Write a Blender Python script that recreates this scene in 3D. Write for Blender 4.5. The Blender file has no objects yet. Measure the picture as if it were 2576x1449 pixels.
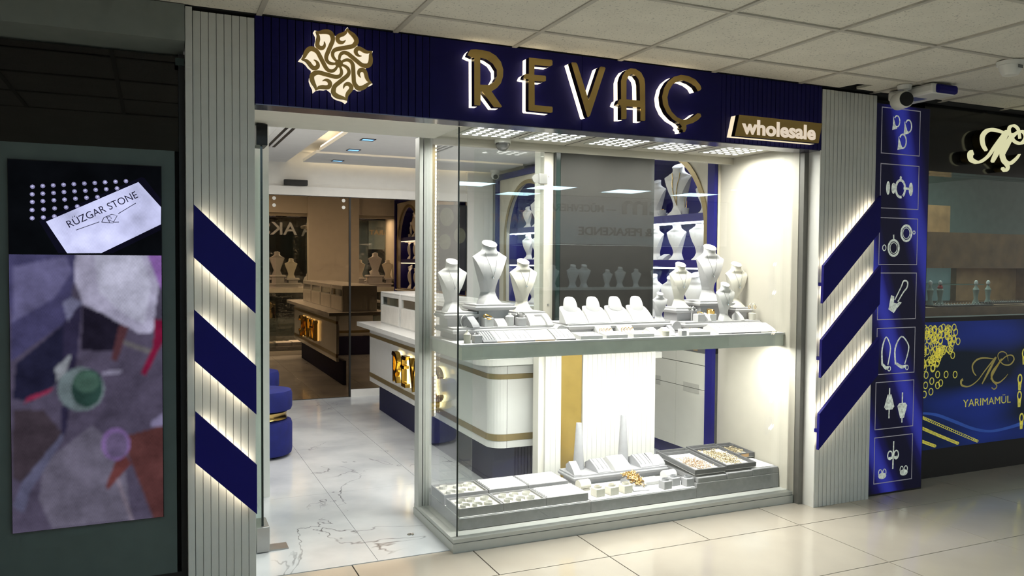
import bpy, bmesh, math, random
from mathutils import Matrix, Vector
from mathutils.geometry import tessellate_polygon
random.seed(7)
SC = bpy.context.scene
COL = SC.collection
PI = math.pi

# ---------------------------------------------------------------- camera
cd = bpy.data.cameras.new('camera'); cam = bpy.data.objects.new('camera', cd); COL.objects.link(cam)
cd.sensor_fit = 'HORIZONTAL'; cd.sensor_width = 36.0; cd.lens = 28.2317; cd.clip_start = 0.05; cd.clip_end = 100
RM = [[0.9130209, 0.0071076, -0.4078508], [-0.407848, 0.033717, -0.9124271], [0.0072664, 0.9994061, 0.0336832]]
cam.matrix_world = Matrix.Translation((0, 0, 1.4288)) @ Matrix(RM).to_4x4()
SC.camera = cam
# ---------------------------------------------------------------- world, exposure
w = bpy.data.worlds.new('dim_mall_air'); SC.world = w; w.use_nodes = True
w.node_tree.nodes['Background'].inputs[0].default_value = (1.0, 0.96, 0.88, 1)
w.node_tree.nodes['Background'].inputs[1].default_value = 0.4
vs = SC.view_settings
vs.view_transform = 'Standard'; vs.look = 'None'; vs.exposure = 0.0; vs.gamma = 1.0; vs.use_curve_mapping = False
SC.cycles.max_bounces = 7; SC.cycles.diffuse_bounces = 3; SC.cycles.glossy_bounces = 4
SC.cycles.transmission_bounces = 4; SC.cycles.transparent_max_bounces = 12
SC.cycles.caustics_reflective = False; SC.cycles.caustics_refractive = False
SC.cycles.sample_clamp_indirect = 4.0; SC.cycles.use_adaptive_sampling = True; SC.cycles.adaptive_threshold = 0.06; SC.cycles.adaptive_min_samples = 12; SC.cycles.use_denoising = True

def area(name, loc, sx, sy, watts, col=(1, 1, 1), rot=(0, 0, 0), spread=180):
    d = bpy.data.lights.new(name, 'AREA'); d.shape = 'RECTANGLE'; d.size = sx; d.size_y = sy
    d.energy = watts; d.color = col; d.spread = math.radians(spread)
    o = bpy.data.objects.new(name, d); COL.objects.link(o); o.location = loc; o.rotation_euler = rot
    return o
E_LED, E_UNDER, E_CORR, E_SHOP = 11.0, 11.0, 15.0, 33.0
# large lights of the place: corridor ceiling panels behind the camera plus an added pair by it, shop ceiling, under-shelf strips
# (the corridor panels and the display light plates are emissive meshes, built further down with E_CORR and E_LED)
CORR = [(-1.0, -2.5), (0.2, -2.5), (1.4, -2.5), (2.6, -2.5), (3.8, -2.5), (5.0, -2.5), (6.2, -2.5), (7.4, -2.5), (7.6, -1.35), (0.75, 0.55), (1.85, 0.55)]  # last pair: unseen panels added near the camera to brighten the facade
LEDX = [1.65, 2.02, 2.43, 2.83, 3.24]
for x in LEDX: area('display_led_light', (x, 3.93, 2.104), 0.26, 0.3, E_LED, (1.0, 0.97, 0.91), spread=165)
area('under_shelf_light', (2.42, 3.80, 0.925), 2.0, 0.04, E_UNDER * 3.2, (1.0, 0.97, 0.92))
area('shop_light_front', (1.1, 5.6, 2.38), 0.7, 1.6, E_SHOP * 0.8, (1.0, 0.97, 0.92))
area('shop_light_back', (2.4, 6.6, 2.38), 1.4, 1.6, E_SHOP, (1.0, 0.97, 0.92))

# ---------------------------------------------------------------- materials
def lin(c):
    if isinstance(c, str):
        c = c.lstrip('#'); c = [int(c[i:i + 2], 16) / 255 for i in (0, 2, 4)]
        c = [v / 12.92 if v <= 0.04045 else ((v + 0.055) / 1.055) ** 2.4 for v in c]
    return (c[0], c[1], c[2], 1.0)
MATS = {}
def mat(name, col, rough=0.5, metal=0.0, emit=0.0, ecol=None, vary=0.06, scale=14.0, bump=0.0, spec=0.5, alpha=None):
    if name in MATS: return MATS[name]
    m = bpy.data.materials.new(name); m.use_nodes = True; MATS[name] = m
    nt = m.node_tree; b = nt.nodes['Principled BSDF']
    c = lin(col)
    b.inputs['Roughness'].default_value = rough; b.inputs['Metallic'].default_value = metal
    b.inputs['Specular IOR Level'].default_value = spec
    tc = nt.nodes.new('ShaderNodeTexCoord'); nz = nt.nodes.new('ShaderNodeTexNoise')
    nz.inputs['Scale'].default_value = scale; nz.inputs['Detail'].default_value = 3
    nt.links.new(tc.outputs['Object'], nz.inputs['Vector'])
    rp = nt.nodes.new('ShaderNodeValToRGB')
    rp.color_ramp.elements[0].position = 0.3; rp.color_ramp.elements[1].position = 0.7
    rp.color_ramp.elements[0].color = tuple(max(0, v * (1 - vary)) for v in c[:3]) + (1,)
    rp.color_ramp.elements[1].color = tuple(min(1, v * (1 + vary)) for v in c[:3]) + (1,)
    nt.links.new(nz.outputs['Fac'], rp.inputs['Fac']); nt.links.new(rp.outputs['Color'], b.inputs['Base Color'])
    if emit > 0:
        if ecol is None: nt.links.new(rp.outputs['Color'], b.inputs['Emission Color'])
        else: b.inputs['Emission Color'].default_value = lin(ecol)
        b.inputs['Emission Strength'].default_value = emit
    if bump > 0:
        n2 = nt.nodes.new('ShaderNodeTexNoise'); n2.inputs['Scale'].default_value = scale * 12
        nt.links.new(tc.outputs['Object'], n2.inputs['Vector'])
        bp = nt.nodes.new('ShaderNodeBump'); bp.inputs['Strength'].default_value = bump; bp.inputs['Distance'].default_value = 0.002
        nt.links.new(n2.outputs['Fac'], bp.inputs['Height']); nt.links.new(bp.outputs['Normal'], b.inputs['Normal'])
    return m
def glass(name, tint=(0.93, 0.97, 0.95), refl=(1, 1, 1), f0=0.045, rough=0.0):
    if name in MATS: return MATS[name]
    m = bpy.data.materials.new(name); m.use_nodes = True; MATS[name] = m
    nt = m.node_tree; nt.nodes.clear(); N = nt.nodes.new; L = nt.links.new
    out = N('ShaderNodeOutputMaterial'); mix = N('ShaderNodeMixShader'); tr = N('ShaderNodeBsdfTransparent'); gl = N('ShaderNodeBsdfGlossy')
    tr.inputs[0].default_value = tint + (1,); gl.inputs[0].default_value = refl + (1,); gl.inputs['Roughness'].default_value = rough
    g = N('ShaderNodeNewGeometry'); dot = N('ShaderNodeVectorMath'); dot.operation = 'DOT_PRODUCT'
    L(g.outputs['Normal'], dot.inputs[0]); L(g.outputs['Incoming'], dot.inputs[1])
    ab = N('ShaderNodeMath'); ab.operation = 'ABSOLUTE'; L(dot.outputs['Value'], ab.inputs[0])
    om = N('ShaderNodeMath'); om.operation = 'SUBTRACT'; om.inputs[0].default_value = 1.0; L(ab.outputs[0], om.inputs[1])
    pw = N('ShaderNodeMath'); pw.operation = 'POWER'; pw.inputs[1].default_value = 5.0; L(om.outputs[0], pw.inputs[0])
    ma = N('ShaderNodeMath'); ma.operation = 'MULTIPLY_ADD'; ma.inputs[1].default_value = 1 - f0; ma.inputs[2].default_value = f0
    L(pw.outputs[0], ma.inputs[0]); L(ma.outputs[0], mix.inputs[0])
    L(tr.outputs[0], mix.inputs[1]); L(gl.outputs[0], mix.inputs[2]); L(mix.outputs[0], out.inputs[0])
    return m
def emis(name, col, strength):
    if name in MATS: return MATS[name]
    m = bpy.data.materials.new(name); m.use_nodes = True; MATS[name] = m
    nt = m.node_tree; nt.nodes.clear()
    o = nt.nodes.new('ShaderNodeOutputMaterial'); e = nt.nodes.new('ShaderNodeEmission')
    e.inputs[0].default_value = lin(col); e.inputs[1].default_value = strength
    nt.links.new(e.outputs[0], o.inputs[0]); return m

# ---------------------------------------------------------------- mesh builder
class MB:
    def __init__(s): s.v = []; s.f = []; s.smooth = False
    def add(s, vs_, fs_):
        n = len(s.v); s.v += [tuple(p) for p in vs_]; s.f += [tuple(i + n for i in q) for q in fs_]; return s
    def box(s, x0, x1, y0, y1, z0, z1, bv=0.0):
        if bv <= 0:
            return s.add([(x0, y0, z0), (x1, y0, z0), (x1, y1, z0), (x0, y1, z0), (x0, y0, z1), (x1, y0, z1), (x1, y1, z1), (x0, y1, z1)],
                         [(0, 3, 2, 1), (4, 5, 6, 7), (0, 1, 5, 4), (1, 2, 6, 5), (2, 3, 7, 6), (3, 0, 4, 7)])
        bm = bmesh.new(); bmesh.ops.create_cube(bm, size=1)
        bmesh.ops.transform(bm, matrix=Matrix.Translation(((x0 + x1) / 2, (y0 + y1) / 2, (z0 + z1) / 2)) @ Matrix.Diagonal((x1 - x0, y1 - y0, z1 - z0, 1)), verts=bm.verts)
        bmesh.ops.bevel(bm, geom=bm.edges[:], offset=bv, segments=2, affect='EDGES', profile=0.5)
        bm.verts.index_update(); s.add([v.co[:] for v in bm.verts], [[v.index for v in f.verts] for f in bm.faces]); bm.free(); return s
    def poly(s, outs, a, b, M_='xz'):
        """polygon with holes in a plane, extruded from a to b along the normal axis"""
        def P(p, d): return {'xz': (p[0], d, p[1]), 'yz': (d, p[0], p[1]), 'xy': (p[0], p[1], d)}[M_]
        if len(outs[0]) and not isinstance(outs[0][0], (tuple, list)): outs = [outs]
        flat = [p for o in outs for p in o]; n = len(flat)
        tris = tessellate_polygon([[Vector((p[0], p[1], 0)) for p in o] for o in outs])
        fs_ = [tuple(t) for t in tris] + [tuple(n + i for i in reversed(t)) for t in tris]
        k = 0
        for o in outs:
            m_ = len(o)
            for i in range(m_): fs_.append((k + i, k + (i + 1) % m_, n + k + (i + 1) % m_, n + k + i))
            k += m_
        return s.add([P(p, a) for p in flat] + [P(p, b) for p in flat], fs_)
    def ribbon(s, pts, ws, a, b, M_='xz', sub=6):
        pts, ws = smooth_path(pts, ws, sub); l = []; r = []
        for i, p in enumerate(pts):
            q0 = pts[max(0, i - 1)]; q1 = pts[min(len(pts) - 1, i + 1)]
            dx, dy = q1[0] - q0[0], q1[1] - q0[1]; d = math.hypot(dx, dy) or 1
            nx, ny = -dy / d * ws[i] / 2, dx / d * ws[i] / 2
            l.append((p[0] + nx, p[1] + ny)); r.append((p[0] - nx, p[1] - ny))
        def P(p, d): return {'xz': (p[0], d, p[1]), 'yz': (d, p[0], p[1]), 'xy': (p[0], p[1], d)}[M_]
        n = len(l); V_ = [P(p, a) for p in l] + [P(p, a) for p in r] + [P(p, b) for p in l] + [P(p, b) for p in r]; F_ = []
        for i in range(n - 1):
            F_ += [(i, i + 1, n + i + 1, n + i), (2 * n + i, 3 * n + i, 3 * n + i + 1, 2 * n + i + 1),
                   (i, 2 * n + i, 2 * n + i + 1, i + 1), (n + i, n + i + 1, 3 * n + i + 1, 3 * n + i)]
        F_ += [(0, n, 3 * n, 2 * n), (n - 1, 3 * n - 1, 4 * n - 1, 2 * n - 1)]
        return s.add(V_, F_)
    def lathe(s, prof, cx=0, cy=0, seg=24, cz=0):
        V_ = []; F_ = []; n = len(prof)
        for k in range(seg):
            a = 2 * PI * k / seg
            for (r, z) in prof: V_.append((cx + r * math.cos(a), cy + r * math.sin(a), cz + z))
        for k in range(seg):
            k2 = (k + 1) % seg
            for i in range(n - 1): F_.append((k * n + i, k2 * n + i, k2 * n + i + 1, k * n + i + 1))
        F_.append(tuple(k * n for k in reversed(range(seg)))); F_.append(tuple(k * n + n - 1 for k in range(seg)))
        s.smooth = True; return s.add(V_, F_)
    def tube(s, pts, r, seg=6, closed=False):
        pts = [Vector(p) for p in pts]; n = len(pts); V_ = []; F_ = []
        for i, p in enumerate(pts):
            q0 = pts[(i - 1) % n] if closed or i > 0 else p; q1 = pts[(i + 1) % n] if closed or i < n - 1 else p
            d = (q1 - q0).normalized(); u = d.cross(Vector((0, 0, 1)))
            if u.length < 1e-3: u = d.cross(Vector((0, 1, 0)))
            u.normalize(); v = d.cross(u); rr = r[i] if isinstance(r, list) else r
            for k in range(seg):
                a = 2 * PI * k / seg; V_.append(p + (u * math.cos(a) + v * math.sin(a)) * rr)
        for i in range(n if closed else n - 1):
            j = (i + 1) % n
            for k in range(seg): F_.append((i * seg + k, i * seg + (k + 1) % seg, j * seg + (k + 1) % seg, j * seg + k))
        if not closed: F_ += [tuple(reversed(range(seg))), tuple((n - 1) * seg + k for k in range(seg))]
        s.smooth = True; return s.add(V_, F_)
    def loft(s, secs, cap=True, smooth=True):
        n = len(secs[0]); V_ = [p for q in secs for p in q]; F_ = []
        for i in range(len(secs) - 1):
            for k in range(n): F_.append((i * n + k, i * n + (k + 1) % n, (i + 1) * n + (k + 1) % n, (i + 1) * n + k))
        if cap: F_ += [tuple(reversed(range(n))), tuple((len(secs) - 1) * n + k for k in range(n))]
        s.smooth = smooth; return s.add(V_, F_)
    def profile_x(s, prof, x0, x1):
        """closed (y,z) outline extruded along x"""
        return s.poly([prof], x0, x1, 'yz')
    def xf(s, M_): s.v = [tuple(M_ @ Vector(p)) for p in s.v]; return s
    def move(s, x, y, z, rz=0.0):
        return s.xf(Matrix.Translation((x, y, z)) @ Matrix.Rotation(rz, 4, 'Z'))
def smooth_path(pts, ws, sub):
    P_ = []; W_ = []; n = len(pts)
    for i in range(n - 1):
        p0, p1, p2, p3 = pts[max(0, i - 1)], pts[i], pts[i + 1], pts[min(n - 1, i + 2)]
        for k in range(sub):
            t = k / sub; q = []
            for a in range(len(p1)):
                q.append(0.5 * (2 * p1[a] + (p2[a] - p0[a]) * t + (2 * p0[a] - 5 * p1[a] + 4 * p2[a] - p3[a]) * t * t + (3 * p1[a] - p0[a] - 3 * p2[a] + p3[a]) * t ** 3))
            P_.append(tuple(q)); W_.append(ws[i] + (ws[i + 1] - ws[i]) * t)
    P_.append(tuple(pts[-1])); W_.append(ws[-1]); return P_, W_

WL = {}
def mesh_of(name, mb):
    me = bpy.data.meshes.new(name); me.from_pydata(mb.v, [], mb.f); me.validate(clean_customdata=False)
    bm = bmesh.new(); bm.from_mesh(me); bmesh.ops.recalc_face_normals(bm, faces=bm.faces); bm.to_mesh(me); bm.free()
    if mb.smooth:
        for p in me.polygons: p.use_smooth = True
        try: me.set_sharp_from_angle(angle=math.radians(38))
        except Exception: pass
    return me
def obj(name, mb, m, parent=None, world=True):
    """one mesh object; verts in world coordinates are re-based on the parent (or on the thing's own base)"""
    if parent is not None:
        if world:
            o0 = WL[parent.name]; mb.v = [(p[0] - o0[0], p[1] - o0[1], p[2] - o0[2]) for p in mb.v]
        loc = (0, 0, 0)
    else:
        xs = [p[0] for p in mb.v]; ys = [p[1] for p in mb.v]; zs = [p[2] for p in mb.v]
        loc = ((min(xs) + max(xs)) / 2, (min(ys) + max(ys)) / 2, min(zs))
        mb.v = [(p[0] - loc[0], p[1] - loc[1], p[2] - loc[2]) for p in mb.v]
    me = mesh_of(name, mb); me.materials.append(m)
    o = bpy.data.objects.new(name, me); COL.objects.link(o); o.parent = parent; o.location = loc
    WL[o.name] = WL[parent.name] if parent is not None else loc
    return o
def inst(name, src, loc, parent, rot=0.0):
    """another piece sharing mesh data; loc in world coordinates"""
    o = bpy.data.objects.new(name, src.data); COL.objects.link(o); o.parent = parent
    o0 = WL[parent.name] if parent is not None else (0, 0, 0)
    o.location = (loc[0] - o0[0], loc[1] - o0[1], loc[2] - o0[2]); o.rotation_euler = (0, 0, rot); WL[o.name] = loc
    return o
def piece(name, mb_local, m, loc, parent, rot=0.0):
    """a piece whose own origin is at loc (so copies can share it)"""
    me = mesh_of(name, mb_local); me.materials.append(m)
    o = bpy.data.objects.new(name, me); COL.objects.link(o); o.parent = parent
    o0 = WL[parent.name] if parent is not None else (0, 0, 0)
    o.location = (loc[0] - o0[0], loc[1] - o0[1], loc[2] - o0[2]); o.rotation_euler = (0, 0, rot); WL[o.name] = loc
    return o
def tag(o, label, cat, group=None, kind=None):
    o['label'] = label; o['category'] = cat
    if group: o['group'] = group
    if kind: o['kind'] = kind
    return o
def thing(name, label, cat, loc=(0, 0, 0), rz=0.0, group=None, kind=None):
    o = bpy.data.objects.new(name, None); COL.objects.link(o); o.location = loc; o.rotation_euler = (0, 0, rz)
    o.empty_display_size = 0.05; WL[o.name] = tuple(loc); return tag(o, label, cat, group, kind)
def copy_tree(src, loc, rz=None, label=None, parent=None):
    c = src.copy(); COL.objects.link(c); c.parent = parent
    if loc is not None: c.location = loc; WL[c.name] = tuple(loc)
    if rz is not None: c.rotation_euler = (0, 0, rz)
    if label: c['label'] = label
    for ch in list(src.children): copy_tree(ch, None, None, None, c)
    return c
def text_mb(s, bold=0.0, shear=0.0):
    cu = bpy.data.curves.new('txt', 'FONT'); cu.body = s; cu.size = 1.0; cu.offset = bold; cu.shear = shear; cu.resolution_u = 4
    o = bpy.data.objects.new('txt', cu); COL.objects.link(o); dg = bpy.context.evaluated_depsgraph_get(); dg.update()
    me = bpy.data.meshes.new_from_object(o.evaluated_get(dg))
    V_ = [v.co[:] for v in me.vertices]; F_ = [tuple(p.vertices) for p in me.polygons]
    bpy.data.objects.remove(o); bpy.data.curves.remove(cu); bpy.data.meshes.remove(me)
    return V_, F_
def text_fit(mb, s, x0, x1, z0, z1, f, bold=0.0, th=0.003, shear=0.0):
    """text fitted to a box; f(u, v, d) -> world point, d the depth in front of the sign"""
    V_, F_ = text_mb(s, bold, shear)
    ax = min(p[0] for p in V_); bx_ = max(p[0] for p in V_); az = min(p[1] for p in V_); bz = max(p[1] for p in V_)
    Q = [(x0 + (p[0] - ax) / (bx_ - ax) * (x1 - x0), z0 + (p[1] - az) / (bz - az) * (z1 - z0)) for p in V_]
    n = len(Q); ed = {}
    for q in F_:
        for i in range(len(q)):
            a, b = q[i], q[(i + 1) % len(q)]; ed[(a, b)] = 1
    sides = [(a, b, n + b, n + a) for (a, b) in ed if (b, a) not in ed]
    mb.add([f(u, v, th) for u, v in Q] + [f(u, v, 0) for u, v in Q], F_ + [tuple(n + i for i in reversed(q)) for q in F_] + sides)
    return mb
LETTERS={'R':[[(1.311,2.361),(1.318,2.378),(1.327,2.389),(1.351,2.393),(1.381,2.393),(1.419,2.39),(1.452,2.375),(1.477,2.35),(1.489,2.316),(1.488,2.283),(1.478,2.252),(1.458,2.228),(1.431,2.21),(1.484,2.145),(1.478,2.14),(1.443,2.138),(1.382,2.208),(1.377,2.207),(1.376,2.143),(1.372,2.14),(1.346,2.139),(1.344,2.353),(1.337,2.353)],[(1.374,2.357),(1.403,2.354),(1.436,2.337),(1.456,2.31),(1.457,2.28),(1.444,2.256),(1.424,2.238),(1.403,2.237),(1.375,2.235)]],'E':[[(1.62,2.385),(1.739,2.387),(1.744,2.383),(1.744,2.362),(1.73,2.355),(1.649,2.353),(1.649,2.307),(1.706,2.309),(1.71,2.304),(1.71,2.285),(1.699,2.28),(1.65,2.278),(1.652,2.166),(1.744,2.166),(1.747,2.161),(1.747,2.14),(1.738,2.136),(1.625,2.137),(1.62,2.141),(1.619,2.283),(1.604,2.283),(1.59,2.286),(1.597,2.302),(1.604,2.307),(1.62,2.309)]],'V':[[(1.845,2.384),(1.849,2.387),(1.871,2.388),(1.878,2.382),(1.943,2.213),(2.002,2.378),(2.01,2.384),(2.031,2.383),(2.036,2.378),(1.952,2.141),(1.943,2.132),(1.936,2.134)]],'A':[[(2.129,2.137),(2.128,2.202),(2.105,2.208),(2.109,2.22),(2.116,2.232),(2.127,2.235),(2.125,2.325),(2.134,2.353),(2.153,2.379),(2.18,2.393),(2.209,2.393),(2.242,2.379),(2.262,2.349),(2.267,2.322),(2.271,2.142),(2.265,2.139),(2.242,2.139),(2.241,2.204),(2.159,2.202),(2.16,2.143),(2.155,2.139)],[(2.158,2.237),(2.157,2.328),(2.168,2.353),(2.185,2.365),(2.209,2.361),(2.228,2.342),(2.235,2.319),(2.238,2.238)]],'C':[[(2.613,2.333),(2.607,2.349),(2.574,2.377),(2.529,2.39),(2.484,2.391),(2.441,2.377),(2.404,2.349),(2.381,2.314),(2.37,2.271),(2.376,2.23),(2.4,2.19),(2.437,2.16),(2.478,2.143),(2.494,2.129),(2.487,2.119),(2.5,2.111),(2.501,2.1),(2.513,2.101),(2.523,2.121),(2.521,2.138),(2.561,2.15),(2.595,2.169),(2.616,2.19),(2.609,2.203),(2.591,2.204),(2.564,2.184),(2.533,2.167),(2.499,2.162),(2.464,2.173),(2.43,2.198),(2.409,2.23),(2.402,2.269),(2.411,2.303),(2.434,2.338),(2.465,2.358),(2.502,2.363),(2.543,2.354),(2.575,2.338),(2.591,2.317),(2.607,2.324)]]}
FC=(0.731,2.266)
ARM=[(-0.009,0.009),(-0.02,0.019),(-0.027,0.032),(-0.025,0.047),(-0.013,0.058),(0.009,0.065),(0.033,0.072),(0.058,0.08),(0.071,0.093),(0.075,0.105),(0.07,0.118),(0.058,0.13),(0.044,0.14),(0.034,0.146)]
SIDE=[(0.034,0.146),(0.029,0.136),(0.017,0.126),(0.003,0.119),(-0.006,0.11),(-0.005,0.098),(0.002,0.091),(0.013,0.09),(0.022,0.095),(0.028,0.103)]
PLAQUE=[(2.866,2.219),(3.453,2.217),(3.429,2.104),(2.839,2.105)]
WTXT=[(2.885,2.118),(3.403,2.12),(2.981,2.201),(3.332,2.199)]
BARL=[[(0.151,1.646),(0.388,1.412),(0.387,1.203),(0.149,1.435)],[(0.15,1.224),(0.389,0.984),(0.389,0.781),(0.15,1.017)],[(0.152,0.81),(0.39,0.569),(0.39,0.361),(0.151,0.6)]]
BARR=[[(3.507,1.415),(3.946,1.833),(3.943,1.618),(3.503,1.198)],[(3.503,0.987),(3.956,1.417),(3.953,1.187),(3.5,0.769)],[(3.496,0.562),(3.956,0.989),(3.953,0.764),(3.493,0.352)]]
CARD=[(-0.373,1.566),(-0.051,1.732),(0.031,1.635),(0.03,1.566),(-0.185,1.448),(-0.303,1.446)]
CARDB=[(-0.397,1.568),(-0.04,1.753),(-0.029,1.749),(0.032,1.665),(0.031,1.544),(-0.146,1.448),(-0.334,1.446)]
STXT=[(-0.294,1.544),(-0.051,1.671),(-0.304,1.568)]
SLINES=[[(-0.272,1.536),(-0.191,1.57)],[(-0.124,1.604),(-0.061,1.648)],[(-0.183,1.569),(-0.175,1.587),(-0.147,1.601),(-0.128,1.596),(-0.143,1.567),(-0.183,1.569)],[(-0.166,1.591),(-0.154,1.567)],[(-0.164,1.589),(-0.154,1.592),(-0.148,1.585),(-0.158,1.578),(-0.137,1.57),(-0.122,1.571)]]
DIAM=[(-0.417,1.698),(-0.383,1.702),(-0.348,1.706),(-0.313,1.71),(-0.278,1.714),(-0.242,1.718),(-0.206,1.722),(-0.17,1.726),(-0.133,1.73),(-0.096,1.734),(-0.418,1.669),(-0.383,1.673),(-0.347,1.677),(-0.312,1.682),(-0.276,1.686),(-0.239,1.69),(-0.203,1.695),(-0.166,1.699),(-0.128,1.704),(-0.418,1.64),(-0.383,1.644),(-0.346,1.649),(-0.31,1.653),(-0.273,1.658),(-0.235,1.663),(-0.197,1.667),(-0.419,1.609),(-0.381,1.613),(-0.344,1.618),(-0.305,1.623),(-0.267,1.628),(-0.419,1.578),(-0.382,1.582),(-0.345,1.587)]
VID=[((0.1,0.085,0.14),[(-0.497,1.443),(0.037,1.448),(0.033,0.369),(-0.495,0.378)]),((0.075,0.07,0.17),[(-0.497,1.443),(-0.275,1.445),(-0.272,1.375),(-0.311,1.179),(-0.495,1.034)]),((0.16,0.15,0.3),[(-0.484,1.392),(-0.308,1.435),(-0.287,1.375),(-0.347,1.274),(-0.486,1.184)]),((0.02,0.02,0.05),[(-0.477,1.025),(-0.311,1.179),(-0.275,1.059),(-0.336,0.95),(-0.425,0.879),(-0.489,0.891)]),((0.5,0.48,0.66),[(-0.275,1.445),(-0.022,1.448),(0.021,1.322),(0.012,1.252),(-0.001,1.132),(-0.049,1.125),(-0.112,1.166),(-0.25,1.247),(-0.279,1.341)]),((0.62,0.62,0.8),[(-0.21,1.446),(-0.046,1.447),(-0.007,1.323),(-0.033,1.164),(-0.112,1.21),(-0.196,1.298)]),((0.32,0.16,0.5),[(-0.022,1.448),(0.037,1.448),(0.036,1.296),(0.021,1.322)]),((0.018,0.015,0.03),[(-0.25,1.242),(-0.182,1.211),(-0.112,1.162),(-0.136,1.062),(-0.259,1.067)]),((0.1,0.04,0.05),[(-0.124,1.166),(-0.09,1.155),(-0.133,1.02),(-0.154,1.027)]),((0.22,0.012,0.05),[(0.004,1.185),(0.034,1.18),(0.033,1.091),(-0.03,0.956),(-0.048,0.97),(-0.001,1.074)]),((0.16,0.15,0.16),[(-0.112,1.105),(-0.009,1.061),(-0.017,1.044),(-0.105,1.082)]),((0.3,0.28,0.4),[(-0.188,0.981),(-0.113,0.986),(-0.112,0.971),(-0.184,0.968)]),((0.06,0.045,0.06),[(-0.49,0.85),(-0.389,0.843),(-0.323,0.744),(-0.464,0.569),(-0.493,0.589)]),((0.17,0.155,0.22),[(-0.391,0.638),(-0.224,0.77),(-0.116,0.665),(-0.087,0.378),(-0.364,0.378),(-0.407,0.495)]),((0.035,0.03,0.07),[(-0.318,1.18),(-0.254,1.255),(-0.271,1.058),(-0.315,0.743),(-0.33,0.744)]),((0.22,0.22,0.36),[(-0.321,1.256),(-0.288,1.277),(-0.25,1.255),(-0.281,1.222),(-0.303,1.179)]),((0.13,0.13,0.22),[(-0.464,0.569),(-0.323,0.752),(-0.327,0.718),(-0.436,0.532),(-0.459,0.45),(-0.494,0.48)]),((0.3,0.03,0.08),[(-0.439,0.897),(-0.354,0.926),(-0.366,0.909),(-0.454,0.872)]),((0.3,0.32,0.36),[(-0.35,1.002),(-0.29,1.059),(-0.313,0.975),(-0.343,0.95)]),((0.12,0.045,0.045),[(-0.12,0.714),(0.031,0.751),(0.033,0.372),(-0.006,0.374)]),((0.16,0.05,0.05),[(-0.124,0.666),(-0.085,0.609),(-0.172,0.507),(-0.176,0.53)]),((0.24,0.2,0.26),[(-0.144,0.553),(-0.129,0.551),(-0.079,0.375),(-0.091,0.376)]),((0.28,0.25,0.42),[(-0.011,0.772),(0.032,0.8),(0.032,0.746),(-0.015,0.745)])]
VID2=[((0.2,0.26,0.28),[(-0.178,0.911),(-0.181,0.889),(-0.19,0.868),(-0.203,0.851),(-0.22,0.838),(-0.24,0.831),(-0.262,0.829),(-0.283,0.834),(-0.302,0.844),(-0.319,0.859),(-0.332,0.877),(-0.339,0.898),(-0.342,0.921),(-0.339,0.942),(-0.331,0.963),(-0.318,0.98),(-0.301,0.992),(-0.281,1.0),(-0.26,1.002),(-0.239,0.998),(-0.219,0.988),(-0.202,0.974),(-0.189,0.955),(-0.181,0.934)]),((0.03,0.07,0.06),[(-0.185,0.906),(-0.19,0.887),(-0.198,0.87),(-0.209,0.857),(-0.222,0.848),(-0.236,0.843),(-0.25,0.844),(-0.264,0.85),(-0.276,0.861),(-0.285,0.875),(-0.291,0.892),(-0.294,0.912),(-0.293,0.931),(-0.289,0.95),(-0.281,0.967),(-0.27,0.98),(-0.257,0.99),(-0.243,0.994),(-0.229,0.994),(-0.215,0.988),(-0.203,0.978),(-0.193,0.963),(-0.187,0.946),(-0.184,0.926)]),((0.07,0.14,0.11),[(-0.196,0.942),(-0.197,0.931),(-0.202,0.921),(-0.209,0.912),(-0.219,0.906),(-0.23,0.902),(-0.242,0.902),(-0.254,0.904),(-0.265,0.909),(-0.274,0.916),(-0.281,0.926),(-0.286,0.936),(-0.287,0.947),(-0.285,0.958),(-0.281,0.969),(-0.273,0.977),(-0.264,0.983),(-0.253,0.987),(-0.241,0.988),(-0.229,0.986),(-0.218,0.981),(-0.209,0.974),(-0.202,0.964),(-0.197,0.954)]),((0.26,0.16,0.4),[(-0.089,0.685),(-0.091,0.668),(-0.096,0.652),(-0.105,0.64),(-0.115,0.63),(-0.128,0.625),(-0.142,0.624),(-0.155,0.627),(-0.167,0.635),(-0.178,0.646),(-0.186,0.661),(-0.191,0.677),(-0.192,0.694),(-0.19,0.71),(-0.185,0.725),(-0.177,0.738),(-0.166,0.748),(-0.154,0.753),(-0.14,0.754),(-0.127,0.751),(-0.115,0.743),(-0.104,0.732),(-0.096,0.718),(-0.091,0.702)]),((0.17,0.13,0.25),[(-0.097,0.681),(-0.098,0.667),(-0.103,0.655),(-0.109,0.644),(-0.118,0.637),(-0.128,0.632),(-0.138,0.632),(-0.149,0.634),(-0.159,0.641),(-0.167,0.65),(-0.173,0.661),(-0.177,0.674),(-0.178,0.688),(-0.177,0.701),(-0.173,0.714),(-0.166,0.724),(-0.158,0.732),(-0.148,0.736),(-0.137,0.737),(-0.127,0.735),(-0.117,0.729),(-0.109,0.719),(-0.102,0.708),(-0.098,0.695)])]
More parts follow.
